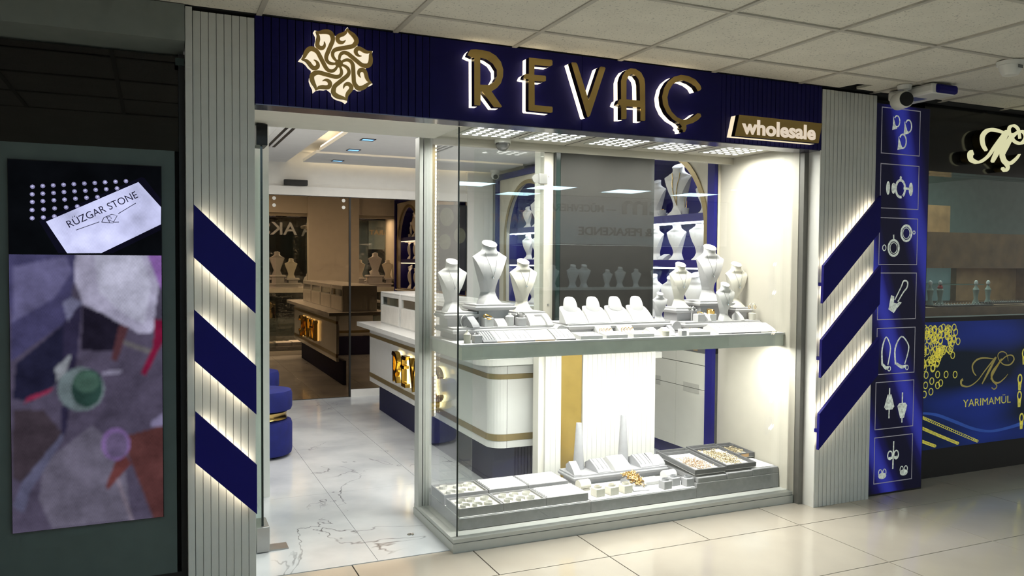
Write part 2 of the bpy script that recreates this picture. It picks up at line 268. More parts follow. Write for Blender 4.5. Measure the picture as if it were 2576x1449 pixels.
MC=[([(5.141,0.666),(5.109,0.697),(5.102,0.743),(5.149,0.778),(5.222,0.785),(5.31,0.775)],[0.0064,0.0115,0.014,0.0128,0.0102,0.0064]),([(5.009,0.649),(4.991,0.637),(5.001,0.608),(5.071,0.597),(5.155,0.632),(5.226,0.695),(5.328,0.781)],[0.0166,0.0191,0.014,0.0089,0.0077,0.0089,0.0115]),([(5.34,0.786),(5.275,0.701),(5.202,0.606)],[0.014,0.0217,0.0089]),([(5.398,0.771),(5.332,0.699),(5.29,0.633)],[0.0128,0.0191,0.0077]),([(5.469,0.751),(5.45,0.803),(5.402,0.822),(5.361,0.807),(5.366,0.773),(5.418,0.732),(5.489,0.727),(5.53,0.761),(5.505,0.792),(5.442,0.786),(5.368,0.739),(5.299,0.675),(5.316,0.619),(5.373,0.605),(5.435,0.634),(5.469,0.662)],[0.0032,0.0057,0.0077,0.0077,0.0064,0.0077,0.0102,0.0128,0.0089,0.0077,0.0115,0.0166,0.0166,0.0115,0.0077,0.0026]),([(5.332,0.604),(5.355,0.588),(5.349,0.57),(5.325,0.563),(5.302,0.576)],[0.0089,0.0102,0.0089,0.0089,0.0077])]
YT=[(5.016,0.457),(5.507,0.455),(5.014,0.508)]
RINGS=[(4.686,0.881),(4.73,0.86),(4.808,1.037),(4.616,0.787),(4.689,0.984),(4.766,0.847),(4.658,0.852),(4.824,1.037),(4.859,0.859),(4.701,1.051),(4.894,0.898),(4.912,0.923),(4.872,0.908),(4.649,0.991),(4.706,0.893),(4.732,0.944),(4.801,0.864),(4.665,0.777),(4.84,0.988),(4.884,0.864),(4.696,1.041),(4.871,0.92),(4.654,0.965),(4.804,1.044),(4.843,0.947),(4.799,1.049),(4.671,0.927),(4.804,1.007),(4.626,0.777),(4.716,0.742),(4.904,0.93),(4.759,0.887),(4.821,0.859),(4.793,0.852),(4.842,0.979),(4.712,0.736),(4.779,0.877),(4.61,0.927),(4.793,1.053),(4.812,0.847),(4.629,0.856),(4.763,0.834),(4.725,0.826),(4.846,1.051),(4.629,0.84),(4.925,0.972),(4.758,0.863),(4.711,0.94),(4.708,0.939),(4.801,0.959),(4.734,0.804),(4.617,0.876),(4.848,0.954),(4.684,0.795),(4.682,1.0),(4.753,0.828),(4.639,0.957),(4.721,0.784),(4.756,0.775),(4.661,0.951),(4.677,1.022),(4.778,0.996),(4.702,0.793),(4.647,0.966),(4.867,0.967),(4.72,0.923),(4.744,0.924),(4.909,1.004),(4.614,0.752),(4.776,0.963),(4.716,0.986),(4.631,0.869),(4.705,0.792),(4.627,0.765),(4.85,1.0),(4.708,0.841),(4.779,0.922),(4.694,0.776),(4.768,0.799),(4.719,0.996),(4.874,1.055),(4.693,0.973),(4.78,0.918),(4.766,0.801),(4.603,1.046),(4.645,1.022),(4.635,0.741),(4.886,1.028),(4.77,0.955),(4.709,0.945),(4.822,0.862),(4.722,0.998),(4.711,1.02),(4.63,1.004),(4.731,0.86),(4.865,0.93),(4.874,0.848),(4.748,0.936),(4.773,0.825),(4.748,0.829),(4.756,0.979),(4.786,0.827),(4.63,0.923),(4.752,0.767),(4.951,0.909),(4.93,0.685),(4.842,0.69),(4.792,0.636),(4.707,0.653),(4.649,0.628),(4.763,0.621),(4.701,0.583),(4.639,0.568),(4.652,0.696),(4.761,0.694),(4.928,1.044),(4.866,0.993),(4.902,0.817)]
CHAINS=[[(4.611,0.422),(4.879,0.321),(5.177,0.21)],[(4.613,0.35),(4.799,0.279),(4.978,0.213)],[(4.616,0.262),(4.755,0.214)]]
SWOOSH=[(4.61,0.446),(4.759,0.424),(4.936,0.366),(5.131,0.301),(5.305,0.271),(5.495,0.281),(5.657,0.303)]
# ================================================================ materials used
M_TILE = mat('porcelain_tile', (0.49, 0.435, 0.365), 0.10, vary=0.05, scale=3, spec=0.55)
M_GROUT = mat('grout', '#2a2520', 0.9)
M_CEIL = mat('ceiling_tile_board', (0.76, 0.72, 0.63), 0.95, vary=0.05, scale=5)
M_TBAR = mat('ceiling_grid_bar', (0.50, 0.47, 0.41), 0.6)
M_SLAT = mat('pillar_slat_paint', (0.60, 0.605, 0.57), 0.45, vary=0.03)
M_WHITE = mat('white_lacquer', (0.78, 0.77, 0.73), 0.3, vary=0.02)
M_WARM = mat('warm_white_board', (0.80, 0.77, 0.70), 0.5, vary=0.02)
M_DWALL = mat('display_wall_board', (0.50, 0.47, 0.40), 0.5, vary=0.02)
M_NAVY = mat('navy_lacquer', (0.004, 0.003, 0.075), 0.55, vary=0.05, spec=0.2)
M_NAVYBAR = mat('navy_bar_lacquer', (0.005, 0.0035, 0.13), 0.55, vary=0.03, spec=0.2)
M_BLACK = mat('black_paint', (0.006, 0.006, 0.006), 0.5)
M_ALU = mat('brushed_aluminium_frame', (0.52, 0.53, 0.50), 0.4, metal=0.35, vary=0.03)
M_GOLD = mat('gold_mirror_metal', (0.52, 0.36, 0.13), 0.16, metal=1.0, vary=0.04)
M_GOLDTRIM = mat('champagne_gold_trim', (0.30, 0.23, 0.11), 0.32, metal=0.6, vary=0.04)
M_GREY = mat('grey_velvet', (0.24, 0.24, 0.25), 0.9, vary=0.08, scale=40, bump=0.2)
M_DGREY = mat('dark_grey_velvet', (0.10, 0.10, 0.105), 0.9, vary=0.1, scale=40, bump=0.2)
M_LGREY = mat('light_grey_suede', (0.38, 0.38, 0.40), 0.85, vary=0.05, scale=30, bump=0.15)
M_BUST = mat('white_leatherette', (0.78, 0.77, 0.76), 0.5, vary=0.03, scale=60, bump=0.08)
M_CREAM = mat('cream_leatherette', (0.82, 0.78, 0.68), 0.5, vary=0.03, scale=60, bump=0.08)
M_PALE = mat('pale_grey_leatherette', (0.60, 0.59, 0.60), 0.55, vary=0.03, scale=60, bump=0.08)
M_JGOLD = mat('jewellery_gold', (0.75, 0.50, 0.16), 0.2, metal=1.0, vary=0.15, scale=60)
M_JSILV = mat('jewellery_silver', (0.55, 0.55, 0.56), 0.2, metal=1.0, vary=0.1, scale=60)
M_GLASS = glass('clear_glass', (0.965, 0.985, 0.975), f0=0.05)
M_GLASSD = glass('dark_tinted_glass', (0.02, 0.02, 0.022), f0=0.04)
M_EDGE = mat('dark_green_glass_edge', (0.008, 0.016, 0.013), 0.2)
M_GEDGE = mat('green_glass_edge', (0.03, 0.07, 0.055), 0.15)
M_LEDW = emis('white_led', (1.0, 0.975, 0.93), 9.0)
M_GLOW = emis('warm_white_backlight', (1.0, 0.86, 0.60), 2.4)
M_STEEL = mat('stainless_steel', (0.40, 0.39, 0.37), 0.3, metal=0.9)
M_DARKST = mat('dark_metal', (0.03, 0.03, 0.032), 0.35, metal=0.6)

def marble():
    m = bpy.data.materials.new('white_veined_marble'); m.use_nodes = True; nt = m.node_tree; N = nt.nodes.new; L = nt.links.new
    b = nt.nodes['Principled BSDF']; b.inputs['Roughness'].default_value = 0.12
    tc = N('ShaderNodeNewGeometry'); mp = N('ShaderNodeMapping'); mp.inputs['Rotation'].default_value = (0, 0, 0.6); L(tc.outputs['Position'], mp.inputs[0])
    def vein(scale, dist, w0, seed):
        n = N('ShaderNodeTexNoise'); n.inputs['Scale'].default_value = scale; n.inputs['Detail'].default_value = 6; n.inputs['Distortion'].default_value = dist
        mp2 = N('ShaderNodeMapping'); mp2.inputs['Location'].default_value = (seed, seed * 0.7, 0); L(mp.outputs[0], mp2.inputs[0]); L(mp2.outputs[0], n.inputs['Vector'])
        s = N('ShaderNodeMath'); s.operation = 'SUBTRACT'; s.inputs[1].default_value = 0.5; L(n.outputs['Fac'], s.inputs[0])
        a = N('ShaderNodeMath'); a.operation = 'ABSOLUTE'; L(s.outputs[0], a.inputs[0])
        r = N('ShaderNodeMapRange'); r.inputs['From Min'].default_value = 0.0; r.inputs['From Max'].default_value = w0
        r.inputs['To Min'].default_value = 1.0; r.inputs['To Max'].default_value = 0.0; L(a.outputs[0], r.inputs['Value']); return r
    v1 = vein(0.9, 0.6, 0.0035, 3.1); 
    mk = N('ShaderNodeTexNoise'); mk.inputs['Scale'].default_value = 1.6; L(mp.outputs[0], mk.inputs['Vector'])
    mr = N('ShaderNodeMapRange'); mr.inputs['From Min'].default_value = 0.45; mr.inputs['From Max'].default_value = 0.6; L(mk.outputs['Fac'], mr.inputs['Value'])
    mu = N('ShaderNodeMath'); mu.operation = 'MULTIPLY'; L(v1.outputs[0], mu.inputs[0]); L(mr.outputs[0], mu.inputs[1])
    cl = N('ShaderNodeTexNoise'); cl.inputs['Scale'].default_value = 2.4; cl.inputs['Detail'].default_value = 8; L(mp.outputs[0], cl.inputs['Vector'])
    rp = N('ShaderNodeValToRGB'); rp.color_ramp.elements[0].position = 0.35; rp.color_ramp.elements[1].position = 0.65
    rp.color_ramp.elements[0].color = (0.50, 0.52, 0.55, 1); rp.color_ramp.elements[1].color = (0.66, 0.68, 0.70, 1); L(cl.outputs['Fac'], rp.inputs['Fac'])
    mx = N('ShaderNodeMix'); mx.data_type = 'RGBA'; L(mu.outputs[0], mx.inputs[0]); L(rp.outputs[0], mx.inputs[6]); mx.inputs[7].default_value = (0.10, 0.10, 0.11, 1)
    L(mx.outputs[2], b.inputs['Base Color']); return m
M_MARBLE = marble()
def fissured():
    nt = M_CEIL.node_tree; N = nt.nodes.new; L = nt.links.new; b = nt.nodes['Principled BSDF']
    g = N('ShaderNodeNewGeometry'); v = N('ShaderNodeTexNoise'); v.inputs['Scale'].default_value = 110; v.inputs['Detail'].default_value = 1
    L(g.outputs['Position'], v.inputs['Vector'])
    r = N('ShaderNodeMapRange'); r.inputs['From Min'].default_value = 0.30; r.inputs['From Max'].default_value = 0.36; L(v.outputs['Fac'], r.inputs['Value'])
    r.inputs['To Min'].default_value = 0.62
    old = b.inputs['Base Color'].links[0].from_socket
    mx = N('ShaderNodeMix'); mx.data_type = 'RGBA'; mx.blend_type = 'MULTIPLY'; mx.inputs[0].default_value = 1.0
    L(old, mx.inputs[6]); L(r.outputs[0], mx.inputs[7]); L(mx.outputs[2], b.inputs['Base Color'])
fissured()

ZC = 2.444; YF = 3.52
# ================================================================ corridor floor
floor = obj('floor', MB().box(-3.5, 9, -3.7, 3.95, -0.06, -0.005), M_GROUT); tag(floor, 'glossy beige porcelain tiled corridor floor', 'floor', kind='structure')
def grid_tiles(parent, name, xs, y0, y1, m, g=0.006, z0=-0.012, z1=0.0):
    cache = grid_tiles.c
    for a, b in zip(xs[:-1], xs[1:]):
        k = (name, round(b - a, 3), round(y1 - y0, 3))
        loc = ((a + b) / 2, (y0 + y1) / 2, 0.0)
        if k in cache: inst(name, cache[k], loc, parent)
        else:
            hw, hd = (b - a - g) / 2, (y1 - y0 - g) / 2
            cache[k] = piece(name, MB().box(-hw, hw, -hd, hd, z0, z1), m, loc, parent)
grid_tiles.c = {}
grid_tiles(floor, 'floor_tile', [-1.56, -0.96, -0.36, 0.24, 0.84, 1.43, 2.01, 2.61, 3.21, 3.80, 3.955, 4.11, 4.72, 5.32, 5.92, 6.52], 3.315, 3.90, M_TILE)
for j in range(3):
    y1 = 3.315 - 0.585 * j
    grid_tiles(floor, 'floor_tile', [-1.59, -0.39, 0.81, 2.01, 3.21, 3.955, 4.72, 5.5, 6.28, 7.06], y1 - 0.585, y1, M_TILE)
o = obj('floor_field', MB().box(-3.4, 8.9, -3.6, 1.556, -0.012, 0.0), M_TILE, floor); o['kind'] = 'stuff'
for (x0, x1) in ((-3.4, -1.595), (7.065, 8.9)):
    o = obj('floor_field', MB().box(x0, x1, 1.56, 3.9, -0.012, 0.0), M_TILE, floor); o['kind'] = 'stuff'
# ================================================================ shop floor
fs = obj('floor_shop', MB().box(0.36, 3.95, 3.69, 8.4, -0.004, 0.0005), mat('marble_joint', (0.3, 0.31, 0.33), 0.6)); tag(fs, 'white marble floor with dark veins inside the shop', 'floor', kind='structure')
for y0, y1 in ((3.69, 4.89), (4.89, 6.09), (6.09, 7.29), (7.29, 8.4)):
    grid_tiles(fs, 'marble_slab', [0.36, 0.965, 1.57, 2.17, 2.77, 3.37, 3.95], y0, y1, M_MARBLE, g=0.0025, z0=-0.003, z1=0.003)
# ================================================================ corridor ceiling
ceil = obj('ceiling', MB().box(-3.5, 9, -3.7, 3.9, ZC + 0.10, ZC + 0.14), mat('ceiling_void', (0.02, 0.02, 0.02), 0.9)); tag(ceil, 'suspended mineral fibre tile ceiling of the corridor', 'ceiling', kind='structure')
XJ = [-2.55, -1.96, -1.36, -0.77, -0.18, 0.41, 0.995, 1.575, 2.16, 2.745, 3.35, 3.93, 4.515, 5.10, 5.69, 6.28, 6.87, 7.46]
YJ = [0.90, 1.485, 2.07, 2.655, 3.235, 3.52]
for y in YJ[:-1]: obj('grid_bar', MB().box(-3.5, 9, y - 0.011, y + 0.011, ZC - 0.001, ZC + 0.03), M_TBAR, ceil)
for x in XJ: obj('grid_bar', MB().box(x - 0.011, x + 0.011, 0.9, 3.55, ZC - 0.002, ZC + 0.03), M_TBAR, ceil)
cc = {}
for a, b in zip(XJ[:-1], XJ[1:]):
    for c, d in zip(YJ[:-1], YJ[1:]):
        if abs(a - 3.35) < .01 and d > 3.5:      # broken tile beside the right pillar
            obj('ceiling_tile', MB().poly([[(3.365, 3.25), (3.915, 3.25), (3.915, 3.50), (3.76, 3.50), (3.76, 3.38), (3.66, 3.40), (3.64, 3.515), (3.365, 3.515)]], ZC + 0.003, ZC + 0.018, 'xy'), M_CEIL, ceil); continue
        k = (round(b - a, 3), round(d - c, 3)); dx = 0.0
        if abs(a - 3.93) < .01 and c > 2.6: dx = 0.02
        zz = ZC + 0.003 + random.uniform(0, 0.004)
        loc = ((a + b) / 2 + dx, (c + d) / 2, zz)
        if dx == 0 and k in cc: inst('ceiling_tile', cc[k], loc, ceil)
        else:
            hw, hd = (b - a) / 2 - 0.006 - dx * .6, (d - c) / 2 - 0.006
            t_ = piece('ceiling_tile', MB().box(-hw, hw, -hd, hd, 0, 0.016, 0.0), M_CEIL, loc, ceil)
            if dx == 0: cc[k] = t_
for (x0, x1, y0, y1) in ((-3.5, 9, -3.7, 0.90), (-3.5, -2.55, 0.9, 3.55), (7.46, 9, 0.9, 3.55)):
    o = obj('ceiling_field', MB().box(x0, x1, y0, y1, ZC + 0.004, ZC + 0.02), M_CEIL, ceil); o['kind'] = 'stuff'
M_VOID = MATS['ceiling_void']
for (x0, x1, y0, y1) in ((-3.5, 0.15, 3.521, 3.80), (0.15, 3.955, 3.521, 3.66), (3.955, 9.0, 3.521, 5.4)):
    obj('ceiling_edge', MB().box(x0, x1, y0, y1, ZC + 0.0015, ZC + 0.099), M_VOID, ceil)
# light panels let into the ceiling (reflected in the shop glass; the last pair unseen, added to light the facade)
for i, (x, y) in enumerate(CORR):
    t = thing('ceiling_light_panel', 'square bluish light panel in the corridor ceiling, out of direct view, the two nearest the camera added', 'ceiling light', (x, y, ZC - 0.012), group='corridor ceiling light panels')
    obj('frame', MB().poly([[(x - .3, y - .3), (x + .3, y - .3), (x + .3, y + .3), (x - .3, y + .3)], [(x - .28, y - .28), (x + .28, y - .28), (x + .28, y + .28), (x - .28, y + .28)]], ZC - 0.012, ZC + 0.002, 'xy'), M_WHITE, t)
    obj('diffuser', MB().box(x - .28, x + .28, y - .28, y + .28, ZC - 0.006, ZC), emis('bluish_panel_light', (0.62, 0.87, 1.0), E_CORR), t)
# ================================================================ shop shell
def struct(name, mb, m, label, cat, parent=None):
    o = obj(name, mb, m, parent)
    if parent is None: tag(o, label, cat, kind='structure')
    return o
struct('wall_left', MB().box(0.30, 0.40, 4.12, 8.45, 0, 2.62), M_WHITE, 'white left side wall inside the shop', 'wall')
struct('wall_back', MB().box(0.30, 3.95, 8.285, 8.45, 0, 2.62), M_WHITE, 'white end wall of the shop holding the bronze mirror', 'wall')
struct('ceiling_shop', MB().box(0.30, 3.95, 4.10, 8.45, 2.505, 2.62), M_WARM, 'stepped white ceiling with warm light coves inside the shop', 'ceiling')
cs = bpy.data.objects['ceiling_shop']
M_CPAN = mat('white_ceiling_paint', (0.74, 0.74, 0.74), 0.8, vary=0.02)
obj('ceiling_panel', MB().box(0.40, 1.22, 4.16, 8.285, 2.40, 2.43), M_CPAN, cs)
obj('ceiling_panel', MB().box(1.37, 3.45, 4.16, 7.33, 2.40, 2.43), M_CPAN, cs)
obj('ceiling_panel', MB().box(1.37, 3.45, 7.46, 8.20, 2.40, 2.43), M_CPAN, cs)
for (x0, x1, y0, y1) in ((1.19, 1.215, 4.2, 8.2), (1.375, 1.40, 4.2, 7.3), (1.42, 3.4, 7.30, 7.325), (1.42, 3.4, 8.17, 8.195)):
    obj('cove_strip', MB().box(x0, x1, y0, y1, 2.432, 2.445), emis('warm_cove_led', (1.0, 0.80, 0.52), 5.0), cs)
struct('wall_front', MB().box(0.30, 0.40, 3.64, 4.12, 0, 2.62), M_WHITE, 'white jamb wall behind the left pillar', 'wall')
struct('wall_pier', MB().box(3.525, 4.455, 3.662, 3.72, 0, 2.55), M_BLACK, 'black pier wall behind the right pillar and blue poster', 'wall')
struct('trim_1', MB().box(0.40, 0.63, 4.95, 5.03, 0, 2.40), M_WHITE, 'white partition end behind the open glass door', 'partition')
struct('wall_front_inner', MB().box(0.40, 3.474, 4.262, 4.312, 2.1165, 2.505), M_WARM, 'cream wall above the display window facing into the shop', 'wall')
struct('trim_2', MB().box(0.393, 1.372, 3.645, 4.10, 2.078, 2.60, 0.0), M_WARM, 'white soffit box over the shop doorway', 'soffit')
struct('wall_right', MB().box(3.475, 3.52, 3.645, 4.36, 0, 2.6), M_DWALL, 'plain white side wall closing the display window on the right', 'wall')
# ================================================================ facade: pillars
def slats(parent, name, x0, x1, n, y0, y1, z0, z1, m, g=0.0035, bv=0.002):
    w = (x1 - x0) / n; src = None
    for i in range(n):
        loc = (x0 + w * (i + .5), (y0 + y1) / 2, z0)
        if src is None: src = piece(name, MB().box(-w / 2 + g / 2, w / 2 - g / 2, -(y1 - y0) / 2, (y1 - y0) / 2, 0, z1 - z0, bv), m, loc, parent)
        else: inst(name, src, loc, parent)
pl = thing('facade_pillar', 'grey white slatted pillar left of the shop doorway with three navy bars', 'pillar', (0.27, 3.58, 0))
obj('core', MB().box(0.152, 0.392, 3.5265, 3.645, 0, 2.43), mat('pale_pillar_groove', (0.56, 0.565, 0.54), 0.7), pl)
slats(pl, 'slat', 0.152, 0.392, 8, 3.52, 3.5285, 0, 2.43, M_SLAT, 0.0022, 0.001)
obj('edge_trim', MB().box(0.124, 0.150, 3.505, 3.64, 0, 2.44), M_SLAT, pl)
pr = thing('facade_pillar', 'grey white slatted pillar right of the display window beside the blue poster', 'pillar', (3.735, 3.58, 0))
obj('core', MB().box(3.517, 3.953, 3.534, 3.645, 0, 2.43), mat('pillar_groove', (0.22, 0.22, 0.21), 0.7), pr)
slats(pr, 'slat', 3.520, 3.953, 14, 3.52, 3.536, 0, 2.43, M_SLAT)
obj('side_panel', MB().box(3.512, 3.520, 3.521, 3.644, 0, 2.078), M_WHITE, pr)
# ---------------------------------------------------------------- glowing diagonal bars
def light_bar(q, label, grp, sgn):
    t = thing('light_bar', label, 'wall light', (sum(p[0] for p in q) / 4, 3.5, min(p[1] for p in q)), group=grp)
    obj('plate', MB().poly([q], 3.470, 3.488, 'xz'), M_NAVYBAR, t)
    (ax, az), (bx, bz), (cx, cz), (dx, dz) = q
    k = 0.013
    obj('led_strip', MB().poly([[(ax + .02, az + (bz - az) / (bx - ax) * .02 - k), (bx - .02, bz - (bz - az) / (bx - ax) * .02 - k), (bx - .02, bz - (bz - az) / (bx - ax) * .02 - 2 * k), (ax + .02, az + (bz - az) / (bx - ax) * .02 - 2 * k)]], 3.4885, 3.494, 'xz'), emis('bar_led', (1.0, 0.87, 0.64), 16.0), t)
    obj('led_strip', MB().poly([[(dx + .02, dz + (cz - dz) / (cx - dx) * .02 + k), (cx - .02, cz - (cz - dz) / (cx - dx) * .02 + k), (cx - .02, cz - (cz - dz) / (cx - dx) * .02 + 2 * k), (dx + .02, dz + (cz - dz) / (cx - dx) * .02 + 2 * k)]], 3.4885, 3.494, 'xz'), MATS['bar_led'], t)
    for (p, r) in (((ax, az), (dx, dz)), ((bx, bz), (cx, cz))):
        mx, mz = (p[0] + r[0]) / 2, (p[1] + r[1]) / 2
        s_ = 0.02 if p[0] < q[1][0] else -0.02
        obj('standoff', MB().box(mx + s_ - .008, mx + s_ + .008, 3.488, 3.521, mz - .01, mz + .01), M_NAVYBAR, t)
for q, pos in zip(BARL, ('topmost', 'middle', 'lowest')): light_bar(q, pos + ' diagonal navy light bar on the left pillar, sloping down to the right', 'backlit bars on the left pillar', 1)
for q, pos in zip(BARR, ('topmost', 'middle', 'lowest')): light_bar(q, pos + ' diagonal navy light bar on the right pillar, rising to the right', 'backlit bars on the right pillar', -1)
# ================================================================ fascia
fa = thing('shop_fascia', 'navy blue fascia over the doorway and display window, fluted at both ends', 'fascia', (1.95, 3.58, 2.078))
obj('core', MB().box(0.393, 3.517, 3.530, 3.645, 2.0785, 2.444), M_NAVY, fa)
slats(fa, 'flute', 0.393, 1.155, 23, 3.519, 3.532, 2.079, 2.443, M_NAVY, 0.003)
slats(fa, 'flute', 2.80, 3.517, 23, 3.519, 3.532, 2.079, 2.443, M_NAVY, 0.003)
for (a, b) in ((1.156, 1.945), (1.947, 2.799)): obj('flat_panel', MB().box(a, b, 3.519, 3.531, 2.079, 2.443), M_NAVY, fa)
obj('underside_strip', MB().box(0.395, 3.515, 3.522, 3.645, 2.0745, 2.0785), mat('grey_blue_gloss_strip', (0.10, 0.10, 0.16), 0.18, metal=0.4), fa)
# ---------------------------------------------------------------- REVAC letters
FX0, FX1, FZ0 = 1.327, 2.635, 2.10
def sign_letter(ch, outs, lab):
    xs = [p[0] for p in outs[0]]; zs = [p[1] for p in outs[0]]
    t = thing('sign_letter', lab, 'sign letter', ((min(xs) + max(xs)) / 2, 3.5, min(zs)), group='gold letters of the fascia sign')
    obj('gold_face', MB().poly(outs, 3.448, 3.4525, 'xz'), M_GOLD, t)
    obj('return', MB().poly(outs, 3.4526, 3.482, 'xz'), mat('dark_bronze_return', (0.05, 0.035, 0.012), 0.25, metal=0.9), t)
    obj('glowing_back', MB().poly(outs, 3.4821, 3.5185, 'xz'), M_GLOW, t)
for ch, lab in (('R', 'gold mirrored letter R of the fascia sign'), ('E', 'gold mirrored letter E of the fascia sign'), ('V', 'gold mirrored letter V of the fascia sign'), ('A', 'gold mirrored rounded letter A of the fascia sign'), ('C', 'gold mirrored letter C with cedilla of the fascia sign')):
    sign_letter(ch, LETTERS[ch], lab)
# ---------------------------------------------------------------- flower emblem
_tp = (ARM[-1][0] * 1.05, ARM[-1][1] * 1.05); ARM[-1] = _tp; SIDE[0] = _tp
fl = thing('flower_emblem', 'backlit seven petal flower emblem in gold and white on the navy fascia', 'emblem', (FC[0], 3.5, FC[1] - 0.16))
def rot(p, a): return (p[0] * math.cos(a) - p[1] * math.sin(a) + FC[0], p[0] * math.sin(a) + p[1] * math.cos(a) + FC[1])
M_ACR = emis('lit_white_acrylic', (1.0, 0.88, 0.66), 0.95)
outl = []
a_in = [(p[0] * 1.0, p[1]) for p in ARM[6:]]; s_in = SIDE[:6]
ctr = []
for k in range(7):
    a = -2 * PI * k / 7
    pts = [ARM[8], ARM[9], ARM[10], ARM[11], ARM[12], ARM[13]]
    lhs = [SIDE[1], SIDE[2], SIDE[3], SIDE[4]]
    grow = lambda p: (p[0] * 1.045, p[1] * 1.045)
    for p in [grow(p) for p in lhs[::-1]] + [grow(ARM[13])] + [grow(p) for p in pts[::-1][1:]]: ctr.append(rot(p, a))
ctr.sort(key=lambda p: 0)
obj('acrylic_body', MB().poly([ctr], 3.468, 3.512, 'xz'), M_ACR, fl)
for k in range(7):
    a = -2 * PI * k / 7
    mb = MB(); n = len(ARM)
    mb.ribbon([rot(p, a) for p in ARM], [0.008, 0.012, 0.014, 0.015, 0.017, 0.018, 0.018, 0.018, 0.020, 0.020, 0.020, 0.018, 0.013, 0.003], 3.462, 3.4678, 'xz', 5)
    mb.ribbon([rot(p, a) for p in SIDE], [0.003, 0.013, 0.017, 0.017, 0.018, 0.018, 0.017, 0.013, 0.008, 0.002], 3.4615, 3.4673, 'xz', 5)
    obj('petal_outline', mb, M_GOLD, fl)
obj('hub', MB().poly([[(FC[0] + 0.017 * math.cos(2 * PI * i / 20), FC[1] + 0.017 * math.sin(2 * PI * i / 20)) for i in range(20)]], 3.461, 3.468, 'xz'), M_GOLD, fl)
# ---------------------------------------------------------------- wholesale plaque
pq = thing('wholesale_plaque', 'slanted gold plaque reading wholesale at the right end of the fascia', 'sign', (3.15, 3.5, 2.10))
obj('gold_face', MB().poly([PLAQUE], 3.452, 3.457, 'xz'), M_GOLD, pq)
obj('return', MB().poly([PLAQUE], 3.4571, 3.482, 'xz'), MATS['dark_bronze_return'], pq)
obj('glowing_back', MB().poly([PLAQUE], 3.4821, 3.5185, 'xz'), emis('soft_warm_backlight', (1.0, 0.84, 0.58), 1.0), pq)
obj('lettering', text_fit(MB(), 'wholesale', 2.885, 3.405, 2.118, 2.200, lambda u, v, d: (u, 3.452 - d, v), bold=0.035, th=0.002), emis('lit_lettering', (1.0, 0.85, 0.66), 0.72), pq)
# ================================================================ display window (structure with parts)
win = thing('window_1', 'glazed display window box with pale metal base, posts and clear panes', 'shop window', (2.43, 3.95, 0), kind='structure')
base = MB().poly([[(1.325, 3.645), (3.5165, 3.645), (3.5165, 3.76), (1.44, 3.76), (1.44, 4.30), (1.325, 4.30)]], 0.0, 0.045, 'xy')
obj('base_plinth', base, M_ALU, win)
obj('base_cap', MB().poly([[(1.329, 3.649), (3.5165, 3.649), (3.5165, 3.755), (1.435, 3.755), (1.435, 4.30), (1.329, 4.30)]], 0.047, 0.066, 'xy'), M_ALU, win)
obj('base_floor', MB().box(1.435, 3.48, 3.755, 4.30, 0.0, 0.063), M_WHITE, win)
obj('glass_pane', MB().box(1.362, 3.492, 3.690, 3.698, 0.066, 2.110), M_GLASS, win)
obj('glass_pane', MB().box(1.362, 1.370, 3.699, 4.225, 0.066, 2.110), M_GLASS, win)
obj('corner_joint', MB().box(1.3585, 1.3645, 3.6875, 3.6955, 0.066, 2.110), M_EDGE, win)
obj('edge_joint', MB().box(3.488, 3.493, 3.686, 3.700, 0.066, 2.110), M_EDGE, win)
obj('frame_post', MB().box(1.33, 1.352, 4.225, 4.300, 0.0, 2.10, 0.002), M_ALU, win)
obj('frame_post', MB().box(1.356, 1.405, 4.225, 4.300, 0.0, 2.10, 0.002), M_ALU, win)
obj('frame_post', MB().box(3.4935, 3.512, 3.660, 3.76, 0.066, 2.078, 0.002), M_ALU, win)
obj('shade_strip', MB().box(3.478, 3.5115, 3.607, 3.6445, 0.0, 2.074), mat('painted_shade_grey', (0.15, 0.145, 0.13), 0.45), win)  # added strip; its dark grey paints the shade beside the frame post
obj('gold_strip', MB().box(1.412, 1.440, 4.285, 4.30, 0.55, 2.09), M_GOLDTRIM, win)
led_n = MB()
obj('led_tape', MB().box(1.4405, 1.452, 4.292, 4.30, 0.55, 2.09), M_WARM, win)
for i in range(70): led_n.box(1.4425, 1.450, 4.2885, 4.2918, 0.57 + i * 0.0216, 0.580 + i * 0.0216)
o = obj('led_dots', led_n, emis('warm_led_dots', (1.0, 0.86, 0.62), 4.0), win); o['kind'] = 'stuff'
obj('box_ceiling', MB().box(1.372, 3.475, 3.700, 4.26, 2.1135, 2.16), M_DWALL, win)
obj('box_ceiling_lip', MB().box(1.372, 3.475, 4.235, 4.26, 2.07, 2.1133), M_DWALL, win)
for x in (1.835, 2.225, 2.63, 3.035): obj('ceiling_joint', MB().box(x - .0015, x + .0015, 3.70, 4.23, 2.1115, 2.1134), M_GROUT, win)
obj('back_pane', MB().box(1.66, 2.095, 4.245, 4.251, 1.02, 2.06), M_GLASS, win)
obj('back_pane', MB().box(1.46, 1.655, 4.245, 4.251, 0.10, 0.92), M_GLASS, win)
cl = obj('pane_clip', MB().box(2.06, 2.115, 4.228, 4.244, 1.88, 1.94, 0.003), M_STEEL, win)
obj('clip_disc', MB().lathe([(0.026, 0), (0.026, 0.010)], 0, 0, 20).xf(Matrix.Translation((2.045, 4.244, 1.91)) @ Matrix.Rotation(PI / 2, 4, 'X')), M_STEEL, cl)
